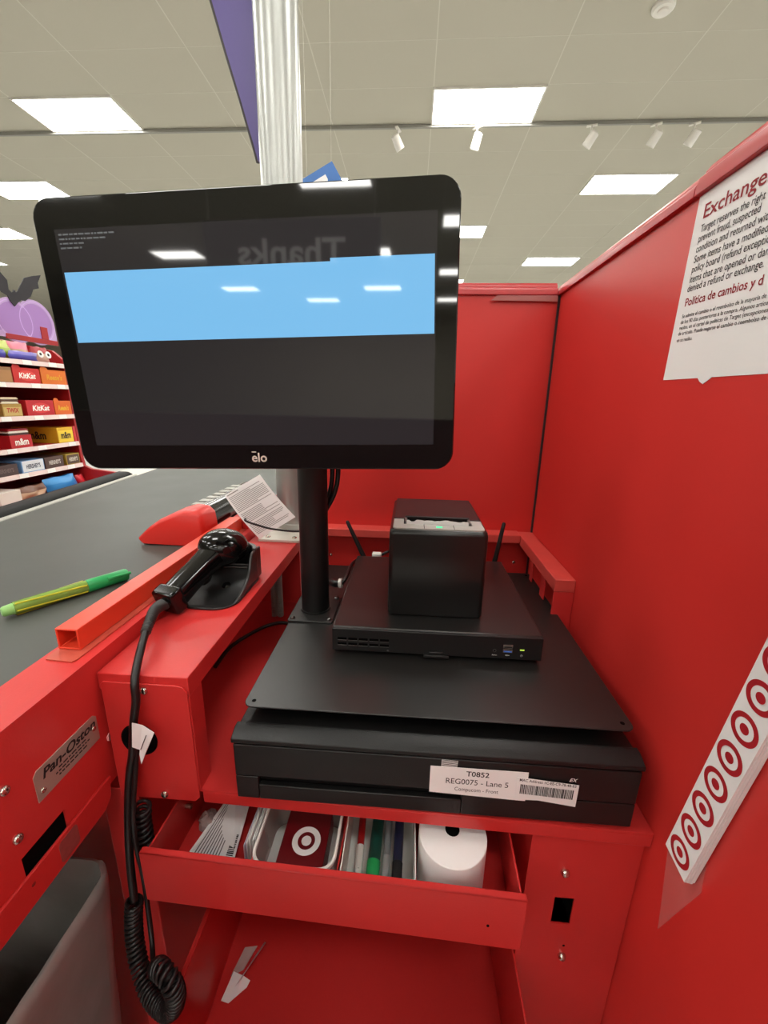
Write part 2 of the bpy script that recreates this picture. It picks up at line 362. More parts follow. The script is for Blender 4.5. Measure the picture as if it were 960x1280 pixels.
# stack of white bullseye strips in a clear holder on the right partition
ST = Vector((0, -0.1542, 0.988)); SN = Vector((0, -0.988, -0.1542))       # along the strip, across it
A0 = Vector((0.2575, 0.3140, 0.8446))
t = thing('sticker_strip_stack', 'stack of white strips printed with red bullseye rings on right partition', 'sticker stack', (0.2575, 0.30, 0.84))
m1 = MB()
for k in range(4):
    xa = 0.2578 + 0.0023 * k; jit = 0.0004 * ((k * 7) % 3)
    c = [A0 + SN * jit, A0 + SN * (0.0300 + jit), A0 + ST * 0.42 + SN * (0.0300 + jit), A0 + ST * 0.42 + SN * jit]
    m1.loft([[Vector((xa, p.y, p.z)) for p in c], [Vector((xa + 0.0021, p.y, p.z)) for p in c]])
m1.build('strips', WHITE, t)
m1 = MB()
for k in range(13):
    c = A0 + ST * (0.0048 + 0.0122 + 0.0320 * k) + SN * 0.0150
    rings(m1, (0.2578, c.y, c.z), (0, -1, 0), (0, 0, 1), [(0, 0.0042, 0), (0.0086, 0.0128, 0)], (-0.0003, 0, 0))
m1.build('bullseye_rings', TRED, t)
m1 = MB()
c = [(0.3220, 0.8360), (0.3080, 0.7400), (0.2770, 0.8400), (0.2830, 0.9000), (0.3080, 0.9000)]
m1.prism(c, 0, 0.2670, 0.2676); m1.build('clear_holder', CLEAR, t)

# ------------------------------------------------------------------ register desk
t = thing('register_desk', 'red sheet metal desk under the cash drawer', 'desk', (0.0, 0.5, 0))
m1 = MB(); m1.prism([(-0.3195, 0.3550), (0.2672, 0.3422), (0.2672, YB - 0.001), (-0.3195, YB - 0.001)], 2, 0.8175, 0.8200); m1.build('desk_top', RED, t)
m1 = MB(); m1.prism([(-0.2210, 0.3528), (0.2672, 0.3422), (0.2672, 0.3438), (-0.2210, 0.3544)], 2, 0.8020, 0.8174); m1.build('front_lip', RED, t, bevel=0.0008)
# right pillar with an outlet cut-out
PF = 0.3505; px0, px1 = 0.1485, 0.2672; hx0, hx1, hz0, hz1 = 0.1835, 0.2055, 0.663, 0.7055
m1 = MB()
m1.box(px0, hx0, PF, PF + 0.002, 0, 0.8015); m1.box(hx1, px1, PF, PF + 0.002, 0, 0.8015); m1.box(hx0, hx1, PF, PF + 0.002, 0, hz0); m1.box(hx0, hx1, PF, PF + 0.002, hz1, 0.8015)
m1.box(px0, px0 + 0.002, PF + 0.002, YB - 0.01, 0, 0.8170)
m1.build('side_pillar', RED, t)
m1 = MB(); m1.box(hx0 - 0.004, hx1 + 0.004, PF + 0.03, PF + 0.034, hz0 - 0.004, hz1 + 0.004); m1.box(hx0 - 0.004, hx0 - 0.002, PF + 0.002, PF + 0.03, hz0 - 0.004, hz1 + 0.004); m1.box(hx1 + 0.002, hx1 + 0.004, PF + 0.002, PF + 0.03, hz0 - 0.004, hz1 + 0.004)
m1.build('outlet_box', BLKV, t)
screw((0.1895, PF, 0.7455), (0, -1, 0), 0.0048, t, h=0.005); screw((0.2030, PF, 0.6110), (0, -1, 0), 0.0048, t, h=0.005)
m1 = MB(); m1.cyl((0.1900, PF - 0.0002, 0.7380), (0.1900, PF + 0.001, 0.7380), 0.0016, 10); m1.cyl((0.2035, PF - 0.0002, 0.6275), (0.2035, PF + 0.001, 0.6275), 0.0016, 10); m1.build('pilot_hole', BLKV, t)
m1 = MB(); m1.box(-0.352, -0.306, 0.362, YB, 0, 0.8015); m1.build('divider_panel', RED, t, bevel=0.0015)
m1 = MB(); m1.box(-0.305, 0.148, YB - 0.03, YB - 0.028, 0, 0.8170); m1.build('rear_panel', RED, t)
for rb in ((0.128, 0.1484, 0.42, 0.700, 0.716), (-0.3055, -0.285, 0.42, 0.700, 0.716)):
    m1 = MB(); m1.box(rb[0], rb[1], rb[2], YB - 0.04, rb[3] - 0.003, rb[4] - 0.003); m1.build('drawer_runner', RED, t)

# utility drawer pulled out under the desk
t = thing('utility_drawer', 'open red shallow drawer of supplies under the cash drawer', 'drawer', (-0.0705, 0.2995, 0.716), (0, 0, -0.0326))
m1 = MB(); m1.box(-0.2000, 0.2000, 0.0, 0.0022, 0.0, 0.069); m1.prism([(0.0, 0.0668), (0.0075, 0.0668), (0.0075, 0.069), (0.0, 0.069)], 0, -0.2000, 0.2000); m1.build('front_panel', RED, t, bevel=0.001, local=True)
m1 = MB(); m1.box(-0.1945, 0.1950, 0.0024, 0.40, 0.0, 0.002); m1.build('bottom', RED, t, local=True)
m1 = MB(); m1.box(-0.1970, -0.1948, 0.0024, 0.40, 0.0, 0.063); m1.build('side_panel', RED, t, local=True, bevel=0.0005)
m1 = MB(); m1.box(0.1952, 0.1974, 0.0024, 0.40, 0.0, 0.063); m1.build('side_panel', RED, t, local=True, bevel=0.0005)
m1 = MB(); m1.box(-0.0880, -0.0868, 0.0078, 0.40, 0.0022, 0.045); m1.build('partition', RED, t, local=True)
m1 = MB(); m1.box(0.0085, 0.0097, 0.0078, 0.40, 0.0022, 0.055); m1.build('partition', RED, t, local=True)
m1 = MB(); m1.cyl((0.195, 0.10, 0.040), (0.1865, 0.10, 0.040), 0.0032, 12); m1.cyl((-0.1946, 0.075, 0.042), (-0.187, 0.075, 0.042), 0.0032, 12); m1.build('rivet', CHROME, t, local=True)
m1 = MB(); m1.cyl((0.165, -0.0006, 0.030), (0.165, 0.001, 0.030), 0.0014, 10); m1.build('pilot_hole', BLKV, t, local=True)
DZ = 0.7184    # drawer floor
# contents
t = thing('brochure', 'printed white leaflet with a barcode lying at the left of the open drawer', 'leaflet', (-0.205, 0.37, DZ))
pl = [(-0.2435, 0.3385, 0.7330), (-0.1865, 0.3370, 0.7300), (-0.1960, 0.4300, 0.7350), (-0.2170, 0.4240, 0.7450)]
m1 = MB(); m1.loft([[Vector(p) for p in pl], [Vector(p) + Vector((0, 0, 0.0012)) for p in pl]]); m1.build('paper', WHITE, t)
m1 = MB()
def pq(u, v):
    a = Vector(pl[0]).lerp(Vector(pl[1]), u); b = Vector(pl[3]).lerp(Vector(pl[2]), u); return a.lerp(b, v) + Vector((0, 0, 0.0017))
for k in range(9):
    u = 0.12 + 0.065 * k; m1.add([pq(u, 0.06), pq(u + 0.022, 0.06), pq(u + 0.022, 0.8), pq(u, 0.8)], [(0, 1, 2, 3)])
m1.build('print_lines', INKG, t)
m1 = MB()
for k in range(14):
    v = 0.05 + 0.022 * k; m1.add([pq(0.80, v), pq(0.95, v), pq(0.95, v + (0.012 if k % 3 else 0.018)), pq(0.80, v + (0.012 if k % 3 else 0.018))], [(0, 1, 2, 3)])
m1.build('barcode', INK, t)
for k in range(5):
    t0 = MB(); x = -0.1690 + 0.0026 * k; hh = 0.052 + 0.002 * (k % 3)
    t0.box(x, x + 0.0009, 0.332 + 0.002 * k, 0.462, DZ + 0.0002, DZ + hh)
    setp(t0.build('envelope', [WHITE, mat('lilac_paper', (206, 198, 214), 0.7)][k == 0], bevel=0.0002), ['pale lilac envelope standing first in the row left of the clear box', 'white envelope standing second in the row left of the clear box', 'white envelope standing third in the row left of the clear box', 'white envelope standing fourth in the row left of the clear box', 'white envelope standing right against the clear box'][k], 'envelope', 'envelopes on edge in the drawer')
t = thing('crumpled_wrapper', 'shiny crumpled clear wrapper at the left of the open drawer', 'wrapper', (-0.237, 0.385, DZ))
m1 = MB(); rr = random.Random(3); loops = []
for i in range(9):
    a = -PI / 2 + PI * i / 8; loops.append([Vector((-0.237, 0.385, DZ + 0.014)) + Vector((0.016 * max(math.cos(a), .05) * math.cos(2 * PI * k / 14), 0.014 * max(math.cos(a), .05) * math.sin(2 * PI * k / 14), 0.0135 * math.sin(a))) * rr.uniform(0.6, 1.0) for k in range(14)])
m1.loft(loops); m1.build('film', CLEARW, t, smooth=20)
# clear box with a bullseye card
t = thing('clear_box', 'clear plastic box with white rim holding maroon bullseye cards', 'box', (-0.11, 0.36, DZ))
def ring_wall(mb, o, i, z0, z1):
    n = len(o); vs = [(p[0], p[1], z0) for p in o] + [(p[0], p[1], z1) for p in o] + [(p[0], p[1], z0) for p in i] + [(p[0], p[1], z1) for p in i]; fs = []
    for k in range(n):
        j = (k + 1) % n; fs += [(k, j, n + j, n + k), (2 * n + k, 3 * n + k, 3 * n + j, 2 * n + j), (n + k, n + j, 3 * n + j, 3 * n + k), (k, 2 * n + k, 2 * n + j, j)]
    mb.add(vs, fs)
m1 = MB(); ring_wall(m1, rrect(-0.1530, -0.0655, 0.3120, 0.4000, 0.016), rrect(-0.1518, -0.0667, 0.3132, 0.3988, 0.015), DZ + 0.0004, 0.7740); m1.build('walls', mat('frosted_plastic', (214, 210, 204), 0.25, alpha=0.45), t)
m1 = MB(); ring_wall(m1, rrect(-0.1550, -0.0635, 0.3100, 0.4020, 0.017), rrect(-0.1520, -0.0665, 0.3130, 0.3990, 0.015), 0.7720, 0.7765); m1.build('rim', WHITEP, t, bevel=0.0008)
m1 = MB(); m1.prism(rrect(-0.1520, -0.0668, 0.3130, 0.3988, 0.015), 2, DZ + 0.0003, DZ + 0.0012); m1.build('base', WHITEP, t)
for k in range(4):
    c0 = thing('loyalty_card', ['maroon card lying at the bottom of the pile in the clear box', 'second maroon card from the bottom of the pile in the clear box', 'third maroon card from the bottom of the pile in the clear box', 'top maroon card with a white bullseye in the clear box'][k], 'card', (-0.105, 0.36, DZ + 0.0014 + 0.008 * k), group='maroon cards in the clear box')
    z = DZ + 0.0014 + 0.008 * k
    m1 = MB(); m1.prism(rrect(-0.1330, -0.0800, 0.3190, 0.3960, 0.003), 2, z, z + 0.0078); m1.build('card_body', MAROON, c0, bevel=0.0006)
    if k == 3:
        m1 = MB(); rings(m1, (-0.1045, 0.3560, z + 0.0078), (1, 0, 0), (0, 1, 0), [(0, 0.0058, 0), (0.0100, 0.0165, 0)], (0, 0, 0.0003)); m1.build('bullseye', WHITE, c0)
t = thing('shallow_dish', 'white rimmed dish half hidden at the back of the clear box', 'dish', (-0.105, 0.404, 0.777))
m1 = MB(); m1.lathe([(0.006, 0), (0.017, 0.004), (0.0175, 0.006), (0.014, 0.006), (0.005, 0.002)], (-0.105, 0.4040, 0.7790), (0, 0, 1), 24); m1.build('bowl', WHITEP, t)
# pen tray and pens
t = thing('pen_tray', 'white open tray of pens in the middle of the open drawer', 'tray', (-0.018, 0.36, DZ))
m1 = MB(); ring_wall(m1, [(-0.0575, 0.3090), (0.0220, 0.3090), (0.0220, 0.4400), (-0.0575, 0.4400)][::1], [(-0.0562, 0.3103), (0.0207, 0.3103), (0.0207, 0.4387), (-0.0562, 0.4387)], DZ + 0.0003, 0.7755); m1.build('walls', WHITEP, t, bevel=0.0004)
m1 = MB(); m1.box(-0.0563, 0.0208, 0.3102, 0.4388, DZ + 0.0003, DZ + 0.0016); m1.build('base', WHITEP, t)
def pen(name, lab, x, y0, y1, dx, r, z, mb_, mt, tip=None):
    o = thing(name, lab, 'pen', (x, y0, z), group='pens in the white tray')
    ax = Vector((dx, y1 - y0, 0.012)); p = Vector((x, y0, z)); q = p + ax
    a = MB(); a.tube([p.lerp(q, .34), p.lerp(q, .36), p.lerp(q, 1)], [r * 0.97, r, r], 14); a.build('barrel', mb_, o)
    a = MB(); a.tube([p.lerp(q, 0.0), p.lerp(q, .03), p.lerp(q, .335)], [r * 0.75, r * 1.02, r * 1.08], 14); a.box(x - 0.0012, x + 0.0012, y0 + 0.004, y0 + 0.03, z + r * 0.9, z + r * 1.5); a.build('cap', mt, o)
    return o
pz = DZ + 0.0090
pen('pen', 'red and white pen at the left of the pen tray', -0.0415, 0.338, 0.425, -0.002, 0.0042, pz + 0.004, mat('red_barrel', (170, 24, 24), 0.35), WHITEP)
pen('marker', 'green capped marker in the pen tray', -0.0265, 0.3145, 0.425, 0.005, 0.0072, pz + 0.003, mat('dark_green_barrel', (26, 70, 60), 0.3), GREEN)
pen('pen', 'grey pen lying between the green marker and the black pen', -0.0115, 0.324, 0.425, 0.003, 0.0042, pz + 0.004, mat('grey_barrel', (120, 122, 124), 0.3), mat('grey_barrel2', (150, 150, 150), 0.3))
pen('pen', 'black pen with a navy barrel at the right of the pen tray', 0.0015, 0.315, 0.425, 0.003, 0.0055, pz + 0.004, mat('navy_barrel', (34, 36, 62), 0.35), BLKP)
# receipt roll
t = thing('receipt_roll', 'white receipt paper roll standing at the right of the open drawer', 'paper roll', (0.0625, 0.352, DZ))
m1 = MB(); m1.cyl((0.0625, 0.352, DZ), (0.0625, 0.352, 0.7870), 0.0375, 44); m1.build('paper', WHITE, t, bevel=0.0008)
m1 = MB(); m1.cyl((0.0625, 0.356, 0.7868), (0.0625, 0.356, 0.7874), 0.0080, 24); m1.build('core_hole', BLKV, t)

# lower bin drawer with a scrap of paper
t = thing('lower_drawer', 'deep red pull-out drawer low under the supplies drawer', 'drawer', (-0.05, 0.4, 0.468))
m1 = MB(); m1.box(-0.2360, 0.1460, 0.20, 0.78, 0.468, 0.470); m1.build('bottom', RED, t)
m1 = MB(); m1.box(-0.2420, -0.2362, 0.20, 0.78, 0.468, 0.610); m1.build('side_panel', RED, t, bevel=0.001)
m1 = MB(); m1.box(0.1445, 0.1470, 0.20, 0.78, 0.4702, 0.610); m1.build('side_panel', RED, t, bevel=0.001)
m1 = MB(); m1.box(-0.2361, 0.1444, 0.778, 0.780, 0.4702, 0.610); m1.build('back_panel', RED, t)
m1 = MB(); m1.box(-0.2470, 0.1500, 0.196, 0.1998, 0.460, 0.620); m1.build('front_panel', RED, t, bevel=0.001)
t = thing('paper_scrap', 'torn crumpled white paper scrap lying in the lower drawer', 'paper scrap', (-0.205, 0.365, 0.4705))
m1 = MB()
sc = [((-0.226, 0.3440, 0.4715), (-0.2150, 0.3420, 0.472), (-0.2040, 0.3670, 0.478), (-0.2190, 0.3700, 0.479)), ((-0.2150, 0.3420, 0.472), (-0.1960, 0.3580, 0.474), (-0.1935, 0.3640, 0.476), (-0.2040, 0.3670, 0.478)), ((-0.2120, 0.3560, 0.4760), (-0.2040, 0.3560, 0.4900), (-0.1800, 0.3930, 0.5000), (-0.1835, 0.3960, 0.4960))]
for q in sc: m1.loft([[Vector(p) for p in q], [Vector(p) + Vector((0.0003, 0, 0.0006)) for p in q]])
m1.build('paper', WHITE, t)
m1 = MB(); m1.loft([[Vector(p) for p in ((-0.222, 0.366, 0.476), (-0.206, 0.372, 0.480), (-0.194, 0.396, 0.486), (-0.212, 0.394, 0.484))], [Vector(p) + Vector((0, 0, 0.0006)) for p in ((-0.222, 0.366, 0.476), (-0.206, 0.372, 0.480), (-0.194, 0.396, 0.486), (-0.212, 0.394, 0.484))]]); m1.build('clear_film', CLEARW, t)

# ------------------------------------------------------------------ cash drawer and what stands on it
t = thing('cash_drawer', 'wide black metal cash drawer with white labels on its front', 'cash drawer', (0.035, 0.55, 0.82))
x0, x1 = -0.1765, 0.2440
m1 = MB(); m1.box(x0 + 0.003, x1 - 0.003, 0.352, 0.765, 0.8225, 0.8985); m1.build('case', BLK, t, bevel=0.002)
m1 = MB(); m1.prism([(0.3440, 0.8970), (0.3440, 0.9020), (0.3560, 0.9075), (0.3640, 0.9075), (0.3640, 0.8970)], 0, x0 - 0.002, x1 + 0.002); m1.build('top_edge', BLK, t, bevel=0.001)
m1 = MB(); m1.box(x0 - 0.0005, x1 + 0.0005, 0.3655, 0.765, 0.8990, 0.9040); m1.build('top_sheet', BLK, t, bevel=0.001)
# drawer face in two leaves with the pull recess between
m1 = MB(); m1.box(x0, x1, 0.3445, 0.3515, 0.8545, 0.8950); m1.build('upper_face', BLK, t, bevel=0.0012)
m1 = MB(); m1.box(x0, -0.1515, 0.3445, 0.3515, 0.8240, 0.8535); m1.box(0.0675, x1, 0.3445, 0.3515, 0.8240, 0.8535); m1.box(-0.1515, 0.0675, 0.3445, 0.3515, 0.8240, 0.8430); m1.build('lower_face', BLK, t, bevel=0.0012)
for x in (x0 + 0.03, x1 - 0.03):
    m1 = MB(); m1.cyl((x, 0.40, 0.8202), (x, 0.40, 0.8226), 0.010, 16); m1.cyl((x, 0.72, 0.8202), (x, 0.72, 0.8226), 0.010, 16); m1.build('foot', RUB, t)
ang = 0.02
def onface(x, z, off): return (x, 0.3445 - off, z)
m1 = MB(); m1.prism([(0.0438, 0.8835), (0.0600, 0.8830), (0.0606, 0.8942), (0.0440, 0.8950)], 1, 0.3440, 0.3444); m1.build('lined_sticker', WHITE, t)
m1 = MB()
for k in range(6): m1.prism([(0.0442, 0.8858 + 0.0017 * k), (0.0602, 0.8852 + 0.0017 * k), (0.0602, 0.8859 + 0.0017 * k), (0.0442, 0.8865 + 0.0017 * k)], 1, 0.34385, 0.3440)
m1.build('sticker_lines', INK, t)
m1 = MB(); m1.prism([(0.0328, 0.8530), (0.1275, 0.8500), (0.1325, 0.8500), (0.1325, 0.8868), (0.0328, 0.8868)], 1, 0.3432, 0.3436); lab = m1.build('register_label', WHITE, t)
text('T0852', (0.0815, 0.3430, 0.8770), (1, 0, -0.01), (0, 0, 1), INK, lab, height=0.0062, width=0.0235, bold=0.014, center=True)
text('REG0075 - Lane 5', (0.0815, 0.3430, 0.8660), (1, 0, -0.01), (0, 0, 1), INK, lab, height=0.0068, width=0.0640, bold=0.002, center=True)
text('Compucom - Front', (0.0815, 0.3430, 0.8572), (1, 0, -0.01), (0, 0, 1), INK, lab, height=0.0048, width=0.0450, center=True)
m1 = MB(); m1.prism([(0.1215, 0.8520), (0.1450, 0.8530), (0.1835, 0.8480), (0.1838, 0.8760), (0.1215, 0.8810)], 1, 0.3424, 0.3428); lab = m1.build('barcode_label', WHITE, t)
text('MAC Address 1C-EE-C9-78-48-83', (0.1525, 0.3422, 0.8748), (1, 0, -0.06), (0, 0, 1), INK, lab, height=0.0034, width=0.0570, bold=0.008, center=True)
m1 = MB(); x = 0.1255; rr = random.Random(5)
while x < 0.1785:
    w = rr.choice((0.0005, 0.0005, 0.0010)); zz = -0.06 * (x - 0.1525)
    m1.prism([(x, 0.8590 + zz), (x + w, 0.8590 + zz), (x + w, 0.8708 + zz), (x, 0.8708 + zz)], 1, 0.3421, 0.3424); x += w + rr.choice((0.0004, 0.0007, 0.0009))
m1.build('barcode', INK, lab)
text('EX', (0.1740, 0.3440, 0.8785), (1, 0, -0.02), (0, 0, 1), WHITE, t, height=0.0042, width=0.0085, bold=0.02, shear=0.35)

t = thing('mounting_plate', 'flat black metal plate on top of the cash drawer', 'plate', (0.035, 0.57, 0.904))
m1 = MB(); pr = rrect(-0.1745, 0.2465, 0.3700, 0.7760, 0.010); m1.prism(pr, 2, 0.9203, 0.9223); m1.build('plate', BLKM, t, bevel=0.0007)
for x in (-0.15, 0.222):
    for y in (0.41, 0.735):
        m1 = MB(); m1.cyl((x, y, 0.9041), (x, y, 0.9202), 0.008, 14); m1.build('standoff', BLKP, t)
m1 = MB()
for x, y in ((-0.1645, 0.3790), (0.2365, 0.3800), (0.2365, 0.765)): m1.cyl((x, y, 0.9222), (x, y, 0.92245), 0.0024, 14)
m1.build('corner_hole', BLKV, t)

# mini computer
t = thing('mini_computer', 'flat black mini computer under the receipt printer', 'computer', (0.042, 0.60, 0.9223))
cx0, cx1, cy0, cy1, cz0, cz1 = -0.0940, 0.1790, 0.4750, 0.7350, 0.9285, 0.9615
m1 = MB(); m1.box(cx0, cx1, cy0 + 0.0035, cy1, cz0, cz1); m1.build('case', BLKM, t, bevel=0.002)
m1 = MB(); m1.box(cx0, cx1, cy0, cy0 + 0.0033, cz0 - 0.0005, cz1 - 0.0012); m1.build('front_panel', BLKP, t, bevel=0.001)
m1 = MB()
for i in range(5):
    for j in range(2):
        gx = -0.0865 + 0.0140 * i; gz = 0.9365 + 0.0075 * j; m1.box(gx, gx + 0.0118, cy0 - 0.0002, cy0 + 0.0005, gz, gz + 0.0036)
m1.build('vent_slots', BLKV, t)
m1 = MB()
for i in range(5):
    for j in range(2):
        gx = -0.0865 + 0.0140 * i; gz = 0.9365 + 0.0075 * j; m1.box(gx, gx + 0.0118, cy0 - 0.0004, cy0 + 0.0005, gz - 0.0006, gz)
m1.build('vent_louvre', GREYP, t)
m1 = MB(); m1.box(0.0270, 0.0600, cy0 - 0.004, cy0 + 0.001, cz0 - 0.0025, cz0 + 0.0015); m1.box(0.0340, 0.0520, cy0 - 0.003, cy0 + 0.001, cz0 + 0.0016, cz0 + 0.0060); m1.build('latch', BLKP, t, bevel=0.0008)
m1 = MB(); m1.cyl((0.1185, cy0 - 0.0003, 0.9400), (0.1185, cy0 + 0.001, 0.9400), 0.0021, 16); m1.build('audio_jack', GREYP, t)
m1 = MB(); m1.cyl((0.1185, cy0 - 0.0005, 0.9400), (0.1185, cy0, 0.9400), 0.0013, 14); m1.build('jack_hole', BLKV, t)
for z in (0.9380, 0.9445):
    m1 = MB(); m1.box(0.1290, 0.1412, cy0 - 0.0004, cy0 + 0.0005, z, z + 0.0050); m1.m = 1; m1.box(0.1300, 0.1402, cy0 - 0.0007, cy0 - 0.0003, z + 0.0008, z + 0.0024); m1.build('usb_port', [CHROME, BLUEB if z < 0.94 else BLKP], t)
m1 = MB(); m1.box(0.1505, 0.1560, cy0 - 0.0004, cy0 + 0.0005, 0.9418, 0.9436); m1.build('status_light', mat('yellow_green_led', (190, 220, 80), 0.4, emis=(180, 230, 80), es=0.5), t)
text('Audio', (0.1185, cy0 - 0.0004, 0.9330), (1, 0, 0), (0, 0, 1), WHITE, t, height=0.0018, width=0.0062, center=True, bold=0.01)
m1 = MB(); m1.box(0.1330, 0.1378, cy0 - 0.0004, cy0, 0.9338, 0.9342); m1.box(0.1348, 0.1352, cy0 - 0.0004, cy0, 0.9330, 0.9350); m1.cyl((0.1333, cy0 - 0.0004, 0.934), (0.1333, cy0, 0.934), 0.0007, 10); m1.build('usb_mark', WHITE, t)
m1 = MB(); rings(m1, (0.1532, cy0, 0.9345), (1, 0, 0), (0, 0, 1), [(0.0011, 0.0015, 0)], (0, -0.0003, 0)); m1.box(0.1530, 0.1534, cy0 - 0.0004, cy0, 0.9345, 0.9362); m1.build('power_mark', WHITE, t)
m1 = MB(); m1.cyl((-0.020, cy0 - 0.0003, 0.9312), (-0.020, cy0 + 0.001, 0.9312), 0.0013, 10); m1.build('tamper_dot', GREYP, t)
for x in (cx0 + 0.025, cx1 - 0.025):
    for y in (cy0 + 0.03, cy1 - 0.03):
        m1 = MB(); m1.cyl((x, y, 0.9224), (x, y, 0.9284), 0.009, 16); m1.build('foot', RUB, t)
for p, q in (((-0.0790, 0.748, 0.9460), (-0.1160, 0.748, 1.0260)), ((0.1680, 0.748, 0.9460), (0.1800, 0.748, 1.0340))):
    p = Vector(p); q = Vector(q)
    m1 = MB(); m1.tube([p, p.lerp(q, 0.1), p.lerp(q, 0.97), q], [0.0048, 0.0048, 0.0036, 0.0022], 12); m1.build('antenna', BLKP, t)
    m1 = MB(); m1.cyl((p.x, 0.7352, 0.9460), (p.x, 0.7535, 0.9460), 0.0042, 12); m1.build('antenna_joint', BLKP, t)

# receipt printer
t = thing('receipt_printer', 'black cube receipt printer standing on the flat mini computer', 'printer', (0.042, 0.60, 0.9615))
m1 = MB(); qx0, qx1, qy0, qy1 = -0.0235, 0.1065, 0.5130, 0.6900
m1.loft([[Vector((p[0], p[1], 0.9625)) for p in rrect(qx0 + 0.002, qx1 - 0.002, qy0 + 0.002, qy1 - 0.002, 0.006)], [Vector((p[0], p[1], 0.9660)) for p in rrect(qx0, qx1, qy0, qy1, 0.007)], [Vector((p[0], p[1], 1.0800)) for p in rrect(qx0, qx1, qy0, qy1, 0.007)], [Vector((p[0], p[1], 1.0845)) for p in rrect(qx0 + 0.001, qx1 - 0.001, qy0 + 0.001, qy1 - 0.001, 0.008)], [Vector((p[0], p[1], 1.0865)) for p in rrect(qx0 + 0.0035, qx1 - 0.0035, qy0 + 0.0035, qy1 - 0.0035, 0.008)]])
m1.build('body', mat('black_semi_gloss', (22, 21, 20), 0.28), t, smooth=50)
m1 = MB(); m1.prism(rrect(qx0 + 0.0045, qx1 - 0.0045, qy0 + 0.0485, qy1 - 0.006, 0.003), 2, 1.0860, 1.0890); m1.build('lid', mat('black_satin_lid', (30, 24, 24), 0.4, bump=0.1, bscale=900), t, bevel=0.0008)
m1 = MB(); m1.prism([(qx0 + 0.0045, qy0 + 0.0475), (qx0 + 0.0045, qy0 + 0.0090), (qx0 + 0.0065, qy0 + 0.0055), (qx0 + 0.0100, qy0 + 0.0042), (qx1 - 0.0100, qy0 + 0.0042), (qx1 - 0.0065, qy0 + 0.0055), (qx1 - 0.0045, qy0 + 0.0090), (qx1 - 0.0045, qy0 + 0.0475), (qx1 - 0.0190, qy0 + 0.0475), (qx1 - 0.0190, qy0 + 0.0230), (qx0 + 0.0185, qy0 + 0.0230), (qx0 + 0.0185, qy0 + 0.0475)], 2, 1.0862, 1.0885); m1.build('front_band', mat('light_grey_band', (176, 176, 170), 0.5), t, bevel=0.0005)
m1 = MB(); m1.box(qx0 + 0.0186, qx1 - 0.0191, qy0 + 0.0231, qy0 + 0.0484, 1.0862, 1.0868); m1.build('paper_slot', BLKV, t)
m1 = MB(); m1.prism([(qy0 + 0.0460, 1.0888), (qy0 + 0.0460, 1.0925), (qy0 + 0.0500, 1.0935), (qy0 + 0.0650, 1.0895)], 0, qx0 + 0.0200, qx1 - 0.0205); m1.build('cutter_cover', MATS['black_satin_lid'], t, bevel=0.0006)
rr = random.Random(2); top = []
for i in range(25):
    top.append((qx0 + 0.022 + (qx1 - qx0 - 0.046) * i / 24, 1.0935 + rr.uniform(-0.0012, 0.0010) - (0.001 if i < 4 else 0)))
m1 = MB(); m1.prism([(qx0 + 0.022, 1.0866), (qx1 - 0.024, 1.0866)] + top[::-1], 1, qy0 + 0.0250, qy0 + 0.0253); m1.build('receipt_paper', WHITE, t)
for x in (qx0 + 0.0195, qx1 - 0.0235):
    m1 = MB(); m1.box(x, x + 0.0035, qy0 + 0.0250, qy0 + 0.0450, 1.0866, 1.0915); m1.build('paper_guide', GREYP, t, bevel=0.0008)
m1 = MB(); m1.box(qx0 + 0.0455, qx0 + 0.0462, qy0 + 0.0045, qy0 + 0.0228, 1.0880, 1.08865); m1.box(qx0 + 0.0850, qx0 + 0.0857, qy0 + 0.0045, qy0 + 0.0228, 1.0880, 1.08865); m1.build('button_gap', BLKV, t)
m1 = MB(); m1.box(qx0 + 0.0620, qx0 + 0.0700, qy0 + 0.0090, qy0 + 0.0150, 1.0884, 1.0888); m1.build('power_light', GLED, t)
# small text embossed on the lid is too worn to read; four feet under the body
for x in (qx0 + 0.012, qx1 - 0.012):
    for y in (qy0 + 0.012, qy1 - 0.012):
        m1 = MB(); m1.cyl((x, y, 0.9616), (x, y, 0.9626), 0.006, 12); m1.build('foot', RUB, t)

# ------------------------------------------------------------------ touchscreen monitor on its post
PX, PY = -0.1425, 0.5900
t = thing('touchscreen_monitor', 'large black touchscreen showing a light blue band, on a black post', 'monitor', (PX, PY, 0.9223))
m1 = MB(); m1.prism(rrect(PX - 0.0345, PX + 0.0345, 0.5475, 0.6325, 0.003), 2, 0.9224, 0.9254); m1.build('base_plate', BLKM, t, bevel=0.0006)
for x in (PX - 0.028, PX + 0.028):
    for y in (0.5555, 0.6250): screw((x, y, 0.9253), (0, 0, 1), 0.0042, t, m=mat('dark_screw', (110, 108, 106), 0.3, metal=1.0))
m1 = MB(); m1.cyl((PX, PY, 0.9254), (PX, PY, 1.335), 0.0218, 36); m1.build('post', BLKP, t)
m1 = MB(); m1.cyl((PX, PY, 0.9254), (PX, PY, 0.9280), 0.0235, 36); m1.build('weld_collar', BLKM, t)
m1 = MB(); m1.box(PX - 0.04, PX + 0.04, 0.4530, 0.5675, 1.272, 1.322); m1.build('tilt_bracket', BLKM, t, bevel=0.003)
HC = Vector((-0.1528, 0.4015, 1.3010))
head = MB(); head.prism(rrect(-0.186, 0.186, -0.117, 0.117, 0.016), 1, 0.0062, 0.030); head.prism(rrect(-0.13, 0.13, -0.08, 0.08, 0.012), 1, 0.030, 0.050)
hd = head.build('housing', BLKP, t, bevel=0.003, local=True)
hd.location = HC - Vector(t.location); hd.rotation_euler = (0.010, -0.031, -0.021)
GL = mat('black_screen_glass', (9, 9, 10), 0.035, spec=0.8)
